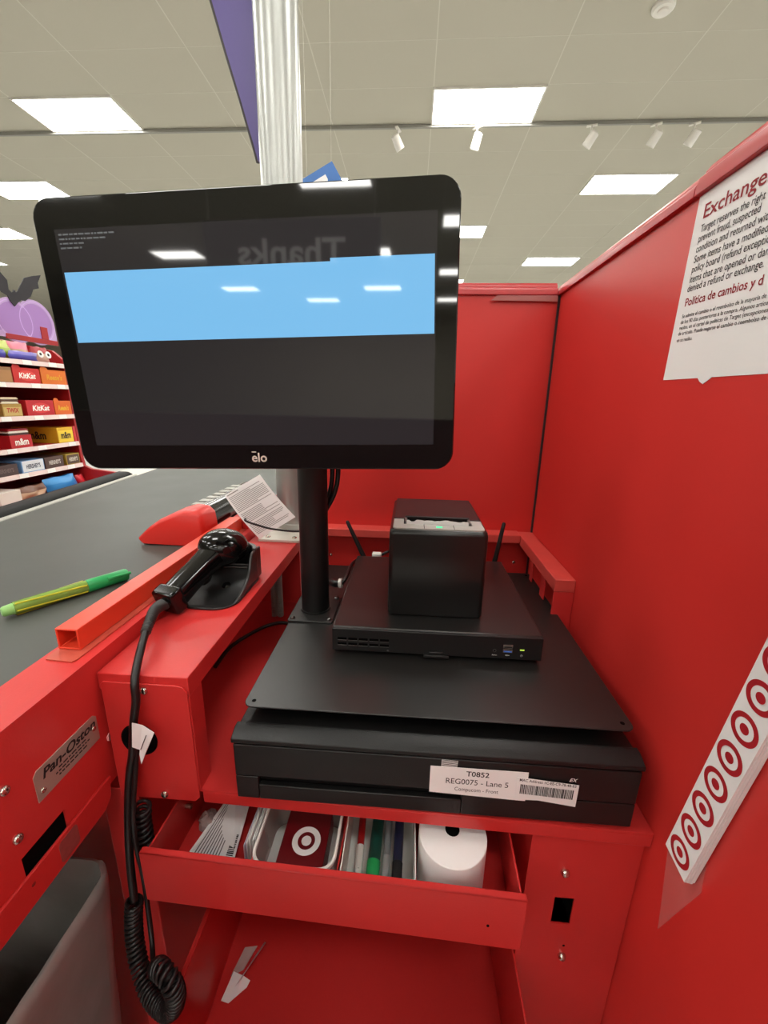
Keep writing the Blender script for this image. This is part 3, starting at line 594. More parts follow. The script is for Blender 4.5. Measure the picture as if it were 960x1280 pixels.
m1 = MB(); m1.prism(rrect(-0.1910, 0.1910, -0.1205, 0.1225, 0.0175, 8), 1, 0.0, 0.006); m1.build('glass_front', GL, hd, bevel=0.0012, local=True)
m1 = MB(); m1.prism([(-0.1722, -0.0963), (0.1718, -0.0963), (0.1718, 0.0972), (-0.1722, 0.0972)], 1, -0.00025, 0.0002)
m1.build('display', mat('dark_display', (10, 10, 12), 0.035, spec=0.8, emis=(122, 114, 118), es=0.085), hd, local=True)
m1 = MB(); m1.prism([(-0.1701, 0.0020), (0.1708, 0.0020), (0.1700, 0.0652), (0.0794, 0.0652), (0.0794, 0.0626), (-0.1703, 0.0624)], 1, -0.0004, -0.0002)
m1.build('blue_band', mat('blue_screen_light', (40, 60, 80), 0.035, spec=0.55, emis=(122, 190, 236), es=0.82), hd, local=True)
m1 = MB(); rr = random.Random(11)
for r_, (n0, n1) in enumerate(((0, 50), (0, 42), (0, 22), (0, 20))):
    x = -0.1690
    while x < -0.1690 + n1 * 0.00105:
        w = rr.choice((0.0020, 0.0034, 0.0052)); m1.box(x, x + w, -0.0004, -0.0002, 0.0922 - 0.0036 * r_, 0.0922 - 0.0036 * r_ + 0.0013); x += w + 0.0010
m1.build('console_lines', mat('grey_screen_text', (60, 60, 60), 0.2, emis=(150, 156, 158), es=0.22), hd, local=True)
LOGO = mat('silver_logo', (214, 200, 188), 0.4, emis=None)
text('elo', (-0.0087, -0.0004, -0.1129), (1, 0, 0), (0, 0, 1), LOGO, hd, width=0.0156, height=0.0088, bold=0.02, local=True)
m1 = MB(); m1.box(-0.0084, -0.0038, -0.0004, -0.0001, -0.1038, -0.1027); m1.build('logo_bar', LOGO, hd, local=True)
for k, (dx, dz) in enumerate(((0, 0), (0.0085, -0.002))):
    pth = smooth_path([(-0.112 + dx, 0.50, 1.26), (-0.112 + dx, 0.575, 1.20), (-0.1145 + dx, 0.600, 1.145 + dz), (-0.119 + dx * .8, 0.603, 1.115 + dz), (-0.1290 + dx * .5, 0.606, 1.090 + dz), (-0.137, 0.609, 1.07 + dz)], 8)
    m1 = MB(); m1.tube(pth, 0.0036, 10); m1.build('cable', CORD, t)
t = thing('cable_plug', 'black cable plug with a white ring beside the monitor post', 'plug', (-0.115, 0.63, 0.95))
m1 = MB(); m1.tube(smooth_path([(-0.128, 0.648, 0.944), (-0.118, 0.632, 0.949), (-0.111, 0.630, 0.951)], 6), 0.0062, 14); m1.build('plug_body', CORD, t)
m1 = MB(); m1.cyl((-0.1112, 0.630, 0.951), (-0.1065, 0.6295, 0.9515), 0.0080, 18); m1.build('white_ring', WHITEP, t)
m1 = MB(); m1.tube(smooth_path([(-0.1066, 0.6295, 0.9515), (-0.1020, 0.645, 0.955), (-0.1000, 0.69, 0.958), (-0.100, 0.76, 0.940), (-0.10, 0.79, 0.925)], 8), 0.0032, 10); m1.build('cable', CORD, t)
t = thing('cable_plug', 'white cable connector peeking out behind the mini computer, left of the printer', 'plug', (-0.06, 0.746, 0.94))
m1 = MB(); m1.box(-0.0660, -0.0480, 0.7400, 0.7540, 0.9560, 0.9640); m1.build('plug_body', WHITEP, t, bevel=0.0015)
m1 = MB(); m1.tube(smooth_path([(-0.0480, 0.747, 0.960), (-0.0350, 0.750, 0.966), (-0.0200, 0.762, 0.962), (-0.012, 0.79, 0.9265)], 8), 0.0028, 10); m1.build('cable', CORD, t)
t = bpy.data.objects['cable_plug']
screw((-0.1165, 0.600 + 0.035, 0.9223), (0, 0, 1), 0.0035, t, name='plug_screw', m=MATS['dark_screw'])

# ------------------------------------------------------------------ cable box (raised red ledge left of the cash drawer)
t = thing('cable_box', 'raised red metal box left of the drawer that carries the scanner', 'metal box', (-0.27, 0.6, 0.82))
bx0, bx1 = -0.3205, -0.2220
m1 = MB(); m1.prism([(bx0, 0.9480), (bx0 + 0.0015, 0.9480), (bx0 + 0.0015, 0.9660), (bx1 - 0.0018, 0.9660), (bx1 - 0.0018, 0.9450), (bx1, 0.9450), (bx1, 0.9680), (bx0, 0.9680)], 1, 0.3520, 0.985); m1.box(bx0 + 0.0002, bx1 - 0.0002, 0.3518, 0.3535, 0.9480, 0.9678); m1.build('top_cover', RED, t, bevel=0.0012)
m1 = MB(); m1.prism([(-0.3170, 0.806), (-0.2290, 0.806), (-0.2232, 0.812), (-0.2232, 0.940), (-0.2232, 0.951), (-0.2275, 0.9575), (-0.2340, 0.9590), (-0.3140, 0.9590), (-0.3170, 0.956)], 1, 0.3498, 0.3516); m1.build('front_plate', RED, t, bevel=0.0006)
m1 = MB(); m1.prism([(0.3520, 0.8203), (0.3770, 0.8203), (0.3770, 0.9448), (0.3520, 0.9448)], 0, -0.2240, -0.2222); m1.build('side_flange', RED, t, bevel=0.0004)
m1 = MB(); m1.box(bx0, bx0 + 0.0015, 0.354, 0.985, 0.8203, 0.9478); m1.box(bx0 + 0.0016, bx1 - 0.002, 0.800, 0.802, 0.8203, 0.9655); m1.build('side_wall', RED, t)  # inner rear wall added ahead of the box end to keep the recess dark
m1 = MB(); m1.box(-0.2240, -0.2222, 0.790, 0.9828, 0.8203, 0.9448); m1.build('rear_light_block', RED, t)  # added panel that stops light leaking into the box from behind
screw((-0.2700, 0.3498, 0.9510), (0, -1, 0), 0.0044, t); screw((-0.2640, 0.3498, 0.8135), (0, -1, 0), 0.0044, t)
m1 = MB(); m1.lathe([(0.0200, 0), (0.0205, 0.001), (0.0185, 0.0022), (0.0165, 0.0008), (0.001, 0.0004)], (-0.2830, 0.3497, 0.8880), (0, -1, 0), 30); m1.build('dark_hole_disc', BLKV, t)  # black disc painted in for the darkness of the plate's cable hole
m1 = MB(); m1.lathe([(0.0050, 0), (0.0045, 0.003), (0.002, 0.0045)], (-0.3222, 0.3560, 0.8830), (-1, -0.4, 0), 14); m1.build('pink_cap', mat('pink_plastic', (226, 160, 156), 0.4), t)
for k, x in enumerate((-0.2620, -0.2500)):
    t = thing('coiled_cable', ['coiled grey cable hanging in the dark under the box ledge, left one', 'coiled grey cable hanging in the dark under the box ledge, right one'][k], 'cable', (x, 0.73, 0.8205), group='coiled cables under the ledge')
    m1 = MB(); m1.tube(helix_path([(x, 0.735, 0.8225), (x, 0.735, 0.9640)], 0.0052, 0.0042, 10), 0.0014, 6); m1.build('coil', mat('pale_grey_cable', (150, 146, 140), 0.4), t)
m1 = MB(); m1.tube(smooth_path([(-0.304, 0.56, 0.826), (-0.298, 0.610, 0.832), (-0.2687, 0.6645, 0.834), (-0.240, 0.694, 0.832), (-0.205, 0.700, 0.826), (-0.186, 0.72, 0.8235)], 8), 0.0034, 10)
setp(m1.build('power_cable', CORD), 'thin black cable curving across the desk under the box ledge', 'cable')

# ------------------------------------------------------------------ checkout counter with belt
t = thing('checkout_counter', 'long red checkout counter with a grey belt and steel maker plate', 'counter', (-0.65, 0.6, 0))
m1 = MB()
m1.prism([(-0.3245, 0.8280), (-0.3225, 0.8280), (-0.3225, 0.9850), (-0.3740, 0.9850), (-0.3740, 0.9400), (-0.3720, 0.9400), (-0.3720, 0.9830), (-0.3245, 0.9830)], 1, 0.2885 + 0.0, 1.55)
m1.box(-0.3245, -0.3225, -0.5, 0.2430, 0.8280, 0.9850); m1.box(-0.3245, -0.3225, 0.2430, 0.2885, 0.8610, 0.9850); m1.box(-0.3740, -0.3245, -0.5, 0.2885, 0.9830, 0.9850); m1.box(-0.3740, -0.3720, -0.5, 0.2885, 0.9400, 0.9830)
m1.build('side_body', RED, t)
m1 = MB(); m1.box(-0.3400, -0.3260, 0.238, 0.294, 0.826, 0.864); m1.build('slot_recess', BLKV, t)
m1 = MB(); m1.prism([(0.05, 0.8095), (0.3290, 0.8095), (0.3400, 0.8180), (0.3415, 0.8320), (0.3440, 0.8415), (0.05, 0.8415)], 0, -0.3224, -0.3190); m1.build('pull_flange', RED, t, bevel=0.0010)
m1 = MB(); m1.prism(rrect(0.2720, 0.2940, 0.8135, 0.8375, 0.004), 0, -0.31905, -0.3187); m1.build('worn_patch', mat('worn_red', (150, 70, 66), 0.6, var=0.3, vscale=200), t)
m1 = MB(); m1.prism([(0.2675, 0.8935), (0.3425, 0.8935), (0.3425, 0.9215), (0.3385, 0.9255), (0.2715, 0.9255), (0.2675, 0.9215)], 0, -0.3225, -0.3217); pl_ = m1.build('name_plate', PLATE, t, bevel=0.0003)
text('Pan-Oston', (-0.3214, 0.2755, 0.9120), (0, 1, 0), (0, 0, 1), INK, pl_, width=0.0640, height=0.0095, bold=0.028, shear=0.25)
m1 = MB()
for zz, a, b in ((0.9075, 0.292, 0.322), (0.9038, 0.288, 0.327), (0.9001, 0.291, 0.324)):
    y = a; rr = random.Random(int(zz * 1e4))
    while y < b: w = rr.uniform(0.002, 0.006); m1.prism([(y, zz), (y + w, zz), (y + w, zz + 0.0014), (y, zz + 0.0014)], 0, -0.3217, -0.32155); y += w + 0.0012
m1.build('fine_print', INK, pl_)
for y in (0.2735, 0.3365): screw((-0.3217, y, 0.9020 if y < 0.3 else 0.9110), (1, 0, 0), 0.0027, pl_, name='rivet', h=0.0016)
for y, z in ((0.2443, 0.9350), (0.2443, 0.8830), (0.2443, 0.99 - 0.16)): screw((-0.3225, y, z), (1, 0, 0), 0.0044, t, h=0.0035)
ex_ = lambda y: -0.8930 - 0.125 * (y - 0.81)
m1 = MB(); m1.prism([(-0.3745, -0.5), (-0.3745, 1.62), (ex_(1.62) + 0.004, 1.62), (ex_(-0.5) + 0.004, -0.5)], 2, 0.9450, 0.9780); m1.build('belt', BELT, t, bevel=0.004)
m1 = MB(); m1.prism([(-1.10, 1.6205), (-0.3745, 1.6205), (-0.3745, 1.90), (-1.10, 1.90)], 2, 0.935, 0.9700); m1.prism([(-1.10, 1.48), (ex_(1.40) - 0.001, 1.40), (ex_(1.62) - 0.001, 1.6204), (-1.10, 1.6204)], 2, 0.935, 0.9700); m1.build('end_deck', CREAM, t)
m1 = MB(); m1.loft([[(ex_(y) + 0.0036, y, 0.9500), (ex_(y) + 0.0036, y, 0.9790), (ex_(y), y, 0.9825), (ex_(y) - 0.004, y, 0.9825), (ex_(y) - 0.004, y, 0.9500)] for y in (-0.5, 1.375)]); m1.build('edge_trim', mat('pale_edge_trim', (190, 188, 180), 0.4), t)
m1 = MB(); m1.loft([[(ex_(y) - 0.0042, y, 0.9200), (ex_(y) - 0.0042, y, 0.9835), (ex_(y) - 0.008, y, 0.9900 - d_), (ex_(y) - 0.018, y, 0.9955 - d_), (ex_(y) - 0.042, y, 0.9955 - d_), (ex_(y) - 0.052, y, 0.9880 - d_), (ex_(y) - 0.054, y, 0.9200)] for y, d_ in ((-0.5, 0), (1.345, 0), (1.362, 0.004))]); m1.build('bumper', RUB, t, smooth=50)
for fb in ((-0.945, -0.3750, 0.40, 0.42, 0, 0.9445), (-0.945, -0.925, 0.421, 1.60, 0, 0.919), (-0.3745, -0.3550, 0.90, 1.54, 0, 0.9395)):
    m1 = MB(); m1.box(*fb); m1.build('frame_panel', RED, t)
# hollow square tube on the ledge
t = thing('square_tube', 'orange-red hollow square tube rail along the counter ledge', 'tube rail', (-0.355, 0.58, 0.985))
m1 = MB(); a = [(-0.3675, 0.9866), (-0.3425, 0.9866), (-0.3425, 1.0112), (-0.3675, 1.0112)]; b = [(-0.3653, 0.9888), (-0.3447, 0.9888), (-0.3447, 1.0090), (-0.3653, 1.0090)]
vs = [(p[0], y, p[1]) for y in (0.3620, 0.795) for p in a] + [(p[0], y, p[1]) for y in (0.3620, 0.795) for p in b]; fs = []
for k in range(4):
    j = (k + 1) % 4; fs += [(k, j, 4 + j, 4 + k), (8 + k, 12 + k, 12 + j, 8 + j), (k, 8 + k, 8 + j, j), (4 + k, 4 + j, 12 + j, 12 + k)]
m1.add(vs, fs); m1.build('tube', ORANGE, t, bevel=0.0009)
m1 = MB(); m1.prism([(-0.3690, 0.3500), (-0.3660, 0.3445), (-0.3370, 0.3430), (-0.3345, 0.3480), (-0.3330, 0.80), (-0.3700, 0.80)], 2, 0.9851, 0.9864); m1.build('foot_strip', mat('rubbed_red_strip', (196, 84, 66), 0.4, var=0.2, vscale=60), t)
m1 = MB(); m1.box(-0.368, -0.330, 0.7955, 0.86, 0.9852, 1.0065); m1.build('end_block', RED, t, bevel=0.001)
# red item divider on the belt
t = thing('belt_divider', 'red and black wedge shaped bar resting on the grey belt', 'divider bar', (-0.45, 0.78, 0.978))
def wed(y, s=1.0, h=1.0):
    pts = [(-0.5080, 0.9900), (-0.5000, 0.9800), (-0.4300, 0.9785), (-0.3790, 0.9785), (-0.3760, 1.0050), (-0.3790, 1.0330), (-0.3900, 1.0440), (-0.4110, 1.0465), (-0.4370, 1.0390), (-0.4630, 1.0265), (-0.4880, 1.0090)]
    c = (-0.4300, 0.9785)
    return [Vector((c[0] + (x - c[0]) * s, y, c[1] + (z - c[1]) * h + 0.0003)) for x, z in pts]
m1 = MB(); m1.loft([wed(0.7000, 0.93, 0.86), wed(0.7040, 0.98, 0.96), wed(0.7120, 1, 1), wed(0.7600, 1, 1)]); m1.build('red_end_cap', REDPL, t, bevel=0.002, smooth=50)
m1 = MB(); m1.loft([wed(0.7602, 0.90, 0.93), wed(1.02, 0.90, 0.93)]); m1.build('black_body', BLKG, t, bevel=0.001)
m1 = MB()
for k in range(7): m1.prism([(-0.4330, 0.770 + 0.030 * k), (-0.4080, 0.770 + 0.030 * k), (-0.4080, 0.788 + 0.030 * k), (-0.4330, 0.788 + 0.030 * k)], 2, 1.0235, 1.0420)
m1.build('grip_slots', mat('pale_grip', (170, 168, 160), 0.5), t)
m1 = MB(); m1.loft([[Vector((-0.3770 - 0.0005, y, 0.9795)), Vector((-0.3745, y, 0.9795)), Vector((-0.3745, y, 0.9990)), Vector((-0.3775, y, 0.9990))] for y in (0.7604, 1.02)]); m1.build('red_strip', REDPL, t)
# highlighter
t = thing('highlighter', 'yellow and green highlighter pen lying on the grey belt', 'highlighter', (-0.46, 0.49, 0.978))
p = Vector((-0.4985, 0.4270, 0.9872)); q = Vector((-0.4230, 0.5520, 0.9872)); d = (q - p)
m1 = MB(); m1.tube([p, p.lerp(q, .015), p.lerp(q, .05), p.lerp(q, .08)], [0.0050, 0.0066, 0.0070, 0.0074], 18); m1.build('end_plug', mat('pale_green_plug', (150, 206, 120), 0.3), t)
m1 = MB(); m1.tube([p.lerp(q, .08), p.lerp(q, .63)], [0.0086, 0.0088], 22); m1.build('barrel', GREEN2, t)
m1 = MB()
for k in range(11):
    a0 = k * 2 * PI / 11
    if k % 2: m1.tube([p.lerp(q, 0.09) + Vector((0, 0, 0.0086)) * math.cos(a0) + d.normalized().cross(Vector((0, 0, 1))) * 0.0086 * math.sin(a0), p.lerp(q, 0.62) + Vector((0, 0, 0.0087)) * math.cos(a0 + .5) + d.normalized().cross(Vector((0, 0, 1))) * 0.0087 * math.sin(a0 + .5)], 0.0012, 6)
m1.build('yellow_label', YELLOW, t)
m1 = MB(); m1.tube([p.lerp(q, .63), p.lerp(q, .64), p.lerp(q, .98), q], [0.0084, 0.0092, 0.0088, 0.0078], 22); m1.build('cap', GREEN, t, bevel=0.0004)
sd = d.normalized(); nn = Vector((sd.y, -sd.x, 0))
m1 = MB(); c0 = p.lerp(q, .80); c1 = p.lerp(q, 1.01); o_ = nn * 0.0082
m1.tube([c0 + o_ + Vector((0, 0, .004)), c1 + o_ + Vector((0, 0, .004))], [0.0028, 0.0024], 8); m1.build('clip', GREEN, t)

# ------------------------------------------------------------------ silver pole with lane sign, taped sheet, cable
t = thing('silver_pole', 'thick round silver pole standing behind the monitor', 'pole', (-0.2530, 0.875, 0.968))
m1 = MB(); m1.prism(rrect(-0.3020, -0.2150, 0.770, 0.965, 0.004), 2, 0.9682, 0.9742); m1.build('base_plate', mat('pale_cast_metal', (206, 202, 192), 0.5, metal=0.3), t, bevel=0.001)
m1 = MB(); m1.cyl((-0.2530, 0.875, 0.9744), (-0.2530, 0.875, 0.9860), 0.0400, 40); m1.build('weld_collar', STEEL, t, bevel=0.001)
m1 = MB(); m1.cyl((-0.2530, 0.875, 0.9862), (-0.2530, 0.875, 3.10), 0.0378, 48); m1.build('tube', STEEL, t)
screw((-0.285, 0.785, 0.9742), (0, 0, 1), 0.005, t); screw((-0.23, 0.785, 0.9742), (0, 0, 1), 0.005, t)
t = thing('lane_sign', 'purple curved lane sign hanging behind the top of the silver pole', 'sign', (-0.253, 0.93, 2.2))
LS = [(-0.3120, 1.690), (-0.3187, 1.716), (-0.3275, 1.7466), (-0.3374, 1.7814), (-0.3484, 1.818), (-0.3592, 1.8537), (-0.3707, 1.8943), (-0.3819, 1.9338), (-0.3950, 1.99), (-0.4080, 2.06), (-0.4160, 2.13), (-0.4190, 2.20), (-0.4160, 2.27), (-0.4060, 2.33), (-0.3880, 2.38)]
m1 = MB(); m1.prism(LS + [(-0.2450, 2.40), (-0.2450, 1.715), (-0.2700, 1.685)], 1, 0.9200, 0.9320); m1.build('face', PURPLE, t)
m1 = MB(); m1.tube([(x, 0.926, z) for x, z in LS], 0.0055, 8); m1.build('edge_trim', DKEDGE, t)
m1 = MB(); m1.box(-0.268, -0.238, 0.9128, 0.9199, 1.85, 1.90); m1.build('clamp', STEEL, t)
t = thing('taped_sheet', 'white sheet of dense printed text leaning at the foot of the silver pole', 'sheet', (-0.31, 0.80, 0.97))
c00, c10, c01, c11 = Vector((-0.2965, 0.7665, 0.9755)), Vector((-0.2400, 0.8310, 1.0050)), Vector((-0.3640, 0.7720, 1.0620)), Vector((-0.3080, 0.8200, 1.0970))
def sh(u, v): 
    p_ = c00.lerp(c10, u).lerp(c01.lerp(c11, u), v); return p_ + Vector((0.0, -0.006 * math.sin(PI * v), 0))
m1 = MB(); N = 10; vs = [sh(i / N, j / N) for j in range(N + 1) for i in range(N + 1)] + [sh(i / N, j / N) + Vector((0.0002, 0.0005, 0.0002)) for j in range(N + 1) for i in range(N + 1)]; fs = []
K = (N + 1) ** 2
for j in range(N):
    for i in range(N):
        a = j * (N + 1) + i; fs += [(a, a + 1, a + N + 2, a + N + 1), (K + a, K + a + N + 1, K + a + N + 2, K + a + 1)]
m1.add(vs, fs); m1.build('paper', WHITE, t)
m1 = MB(); rr = random.Random(8); nrm = Vector((-0.00025, -0.0008, 0.0))
for r_ in range(30):
    v = 0.97 - 0.030 * r_; u1 = rr.choice((0.95, 0.95, 0.9, 0.6)) if r_ else 0.35
    if r_ in (1, 13, 21): continue
    vs = []
    for i in range(6): u = 0.05 + (u1 - 0.05) * i / 5; vs += [sh(u, v) + nrm, sh(u, v - (0.011 if r_ else 0.018)) + nrm]
    m1.add(vs, [(2 * i, 2 * i + 2, 2 * i + 3, 2 * i + 1) for i in range(5)])
m1.build('print_lines', mat('pale_grey_ink', (150, 148, 144), 0.8), t)
m1 = MB(); m1.tube(smooth_path([(-0.3285, 0.815, 1.0110), (-0.3187, 0.755, 1.0176), (-0.290, 0.752, 1.0085), (-0.264, 0.756, 1.0010), (-0.2214, 0.770, 0.9935), (-0.19, 0.80, 0.990), (-0.172, 0.822, 0.987)], 8), 0.0020, 8)
setp(m1.build('thin_cable', CORD), 'thin black cable running across the taped sheet by the pole', 'cable')

# ------------------------------------------------------------------ barcode scanner and its cradle
t = thing('scanner_cradle', 'black plastic cradle on the red ledge holding the handheld scanner', 'scanner stand', (-0.276, 0.56, 0.968))
kx0, kx1 = -0.3180, -0.2345
m1 = MB(); m1.prism(rrect(kx0, kx1, 0.4900, 0.6180, 0.030, 10), 2, 0.9682, 0.9712); m1.build('base', BLKP, t, bevel=0.001)
side = [(0.5040, 0.9712), (0.6100, 0.9712), (0.6100, 1.0200), (0.5780, 1.0200), (0.5720, 1.0120), (0.5660, 0.9980), (0.5560, 0.9870), (0.5400, 0.9790), (0.5220, 0.9745)]
for x in (kx0 + 0.0010, kx1 - 0.0055):
    m1 = MB(); m1.prism(side, 0, x, x + 0.0045); m1.build('side_wall', mat('grey_black_plastic', (56, 55, 54), 0.3), t, bevel=0.0016)
m1 = MB()
arc = [(-0.2762 + 0.0412 * math.cos(a), 0.5900 + 0.032 * math.sin(a)) for a in [math.radians(k * 12) for k in range(0, 16)]]
arc2 = [(-0.2762 + 0.0345 * math.cos(a), 0.5900 + 0.025 * math.sin(a)) for a in [math.radians(k * 12) for k in range(15, -1, -1)]]
m1.prism(arc + arc2, 2, 0.9713, 1.0225); m1.build('cup_wall', mat('grey_black_plastic', (70, 69, 68), 0.3), t, bevel=0.0012)
m1 = MB(); loops = []
for k in range(13):
    f = k / 12; y = 0.4960 + 0.076 * f; z = 0.9714 + 0.0290 * f ** 2.8; hw = 0.0300 + 0.0066 * min(1, f * 2.5)
    loops.append([(-0.2762 - hw, y, z), (-0.2762 + hw, y, z), (-0.2762 + hw, y, 0.9712), (-0.2762 - hw, y, 0.9712)])
m1.loft(loops); m1.build('ramp', BLKP, t, smooth=60)
m1 = MB(); m1.box(-0.3120, -0.2405, 0.5640, 0.5668, 1.0000, 1.0016); m1.box(-0.3120, -0.2405, 0.5695, 0.5722, 1.0020, 1.0040); m1.build('cup_ridge', MATS['grey_black_plastic'], t, bevel=0.0006)
m1 = MB(); m1.lathe([(0.0105, 0), (0.0095, 0.003), (0.004, 0.0055)], (-0.2660, 0.5480, 0.9765), (0, -0.35, 1), 20); m1.build('pivot_boss', BLKG, t)

t = thing('barcode_scanner', 'glossy black handheld barcode scanner lying in its cradle', 'scanner', (-0.30, 0.52, 0.985))
H = Vector((-0.2830, 0.5760, 1.0210)); TL = Vector((-0.3130, 0.4800, 0.9880)); ax = (H - TL).normalized()
sx = ax.cross(Vector((0, 0, 1))).normalized(); uz = sx.cross(ax).normalized()
Mx = Matrix((sx, ax, uz)).transposed()
m1 = MB(); loops = []
for f, hw, hh, dz in ((0.0, 0.0170, 0.0160, 0.0), (0.12, 0.0180, 0.0170, 0.0), (0.3, 0.0182, 0.0165, 0.0025), (0.55, 0.0184, 0.0160, 0.0045), (0.75, 0.0200, 0.0170, 0.006), (0.95, 0.026, 0.020, 0.006)):
    c = TL.lerp(H, f) + uz * dz
    loops.append([c + sx * (hw * math.copysign(abs(math.cos(a)) ** 0.7, math.cos(a))) + uz * (hh * math.copysign(abs(math.sin(a)) ** 0.7, math.sin(a))) for a in [2 * PI * k / 24 for k in range(24)]])
m1.loft(loops); m1.build('handle', BLKG, t, smooth=60)
m1 = MB(); loops = []
hc = H + ax * 0.006 + uz * 0.001
Mh = Mx @ Matrix.Rotation(math.radians(-28), 3, 'X')
m1.ell(hc + uz * 0.004, 0.0365, 0.0370, 0.0280, 28, 18, Mh); m1.build('head', BLKG, t, smooth=80)
wa = Mh @ Vector((0, 1, 0))
m1 = MB(); m1.ell(hc + wa * 0.0135, 0.0315, 0.0265, 0.0215, 24, 14, Mh); m1.build('window_bezel', BLKP, t, smooth=80)
m1 = MB(); c = TL - ax * 0.006
m1.loft([[c - ax * 0.004 + sx * (0.0180 * sgx) + uz * (0.0172 * sgz) for sgx, sgz in ((-1, -1), (1, -1), (1, 1), (-1, 1))], [c + ax * 0.016 + sx * (0.0186 * sgx) + uz * (0.0178 * sgz) for sgx, sgz in ((-1, -1), (1, -1), (1, 1), (-1, 1))]])
m1.build('tail_block', BLKG, t, bevel=0.004, segs=3)
m1 = MB(); tg = H - ax * 0.045 - uz * 0.017; m1.ell(tg, 0.0065, 0.012, 0.008, 14, 8, Mx); m1.build('trigger', BLKG, t)
S0 = TL - ax * 0.0095
relief = smooth_path([S0, (-0.3155, 0.4600, 0.9880), (-0.3090, 0.4400, 0.9925), (-0.3010, 0.4200, 0.9940), (-0.2920, 0.3950, 0.9905)], 10)
m1 = MB(); m1.tube(relief, [0.0072 - 0.0026 * i / (len(relief) - 1) + (0.0011 if i % 2 else -0.0006) for i in range(len(relief))], 14); m1.build('strain_relief', mat('grey_rubber_ribs', (46, 45, 44), 0.4), t, smooth=50)
path = smooth_path([(-0.2920, 0.3950, 0.9905), (-0.2835, 0.3700, 0.9810), (-0.2740, 0.3450, 0.9680), (-0.2715, 0.3390, 0.9480), (-0.2785, 0.3395, 0.9200), (-0.2850, 0.3395, 0.8830), (-0.2915, 0.3360, 0.8480), (-0.2895, 0.3230, 0.8090), (-0.2895, 0.3150, 0.7600), (-0.2870, 0.3090, 0.7250), (-0.2852, 0.3060, 0.7135)], 8)
m1 = MB(); m1.tube(path, 0.0042, 12); m1.build('cord', CORD, t)
cp = smooth_path([(-0.2852, 0.306, 0.7135), (-0.2868, 0.302, 0.6895), (-0.2829, 0.294, 0.6662), (-0.2718, 0.2828, 0.647), (-0.254, 0.2698, 0.6364), (-0.2318, 0.2584, 0.643), (-0.2147, 0.2508, 0.6639), (-0.2076, 0.248, 0.6895), (-0.2118, 0.2489, 0.7095), (-0.2244, 0.255, 0.7104), (-0.2342, 0.2621, 0.697)], 10)
m1 = MB(); m1.tube(helix_path(cp, 0.0074, 0.0050, 12), 0.0021, 6); m1.build('coiled_cord', CORD, t, smooth=80)
up = smooth_path([(-0.2342, 0.2621, 0.697), (-0.2500, 0.2760, 0.6720), (-0.2640, 0.295, 0.6700), (-0.2740, 0.309, 0.6900), (-0.2820, 0.320, 0.7291), (-0.2835, 0.320, 0.7709), (-0.2825, 0.322, 0.8165), (-0.2830, 0.335, 0.8547), (-0.2835, 0.342, 0.8750), (-0.2835, 0.3480, 0.8850)], 8)
m1 = MB(); m1.tube(up, 0.0026, 10); m1.build('return_cord', CORD, t)
m1 = MB(); m1.tube(helix_path([(-0.2850, 0.3400, 0.8080), (-0.2880, 0.3400, 0.7831), (-0.2890, 0.3400, 0.7250)], 0.0075, 0.0080, 12), 0.0021, 6); m1.build('spare_coil', CORD, t, smooth=80)
# white flag label folded round the cord
m1 = MB(); m1.loft([[(-0.2765, 0.3345, 0.9235), (-0.2650, 0.3335, 0.9225), (-0.2670, 0.3325, 0.8905), (-0.2800, 0.3335, 0.8935)], [(-0.2765, 0.3350, 0.9235), (-0.2650, 0.3340, 0.9225), (-0.2670, 0.3330, 0.8905), (-0.2800, 0.3340, 0.8935)]])
m1.loft([[(-0.2650, 0.3335, 0.9225), (-0.2500, 0.3290, 0.9185), (-0.2590, 0.3270, 0.8990), (-0.2675, 0.3270, 0.8795), (-0.2725, 0.3325, 0.8860)], [(-0.2650, 0.3340, 0.9225), (-0.2500, 0.3295, 0.9185), (-0.2590, 0.3275, 0.8990), (-0.2675, 0.3275, 0.8795), (-0.2725, 0.3330, 0.8860)]])
fl = m1.build('cord_tag', WHITE, t)
m1 = MB(); m1.loft([[(-0.2600, 0.3303, 0.9140), (-0.2590, 0.3298, 0.9135), (-0.2665, 0.3283, 0.8960), (-0.2675, 0.3288, 0.8965)], [(-0.2600, 0.3301, 0.9140), (-0.2590, 0.3296, 0.9135), (-0.2665, 0.3281, 0.8960), (-0.2675, 0.3286, 0.8965)]]); m1.build('tag_print', INKG, fl)

# ------------------------------------------------------------------ lined rubbish bin under the counter
t = thing('rubbish_bin', 'tall charcoal rubbish bin with a grey plastic liner under the counter', 'bin', (-0.48, 0.15, 0))
def bl(z, g, n=8, j=0.0, seed=1):
    f = (0.71 - z) / 0.71; s_ = 0.035 * f; o = rrect(-0.640 + s_ - g, -0.3315 - s_ + g, -0.060 + s_ - g, 0.345 - s_ + g, 0.030 + g, n); rr = random.Random(seed); out = []
    pts = []
    for i in range(len(o)):
        a = Vector(o[i]); b = Vector(o[(i + 1) % len(o)]); m_ = max(1, int((b - a).length / 0.018))
        pts += [a.lerp(b, k / m_) for k in range(m_)]
    c = Vector((-0.486, 0.142))
    for p_ in pts:
        d_ = (p_ - c).normalized(); q_ = p_ - d_ * (j * rr.random()); out.append((q_.x, q_.y, z + (j * 0.9 * (rr.random() - 0.5) if j > 0.0011 else 0)))
    return out
n0 = len(bl(0.71, -0.004))
def same(L, n=n0): 
    k = len(L); return [L[int(i * k / n) % k] for i in range(n)]
m1 = MB(); m1.loft([same(bl(0.01, -0.003)), same(bl(0.705, -0.003)), same(bl(0.705, -0.006)), same(bl(0.03, -0.006))]); m1.build('bin_body', BIN, t, smooth=50)
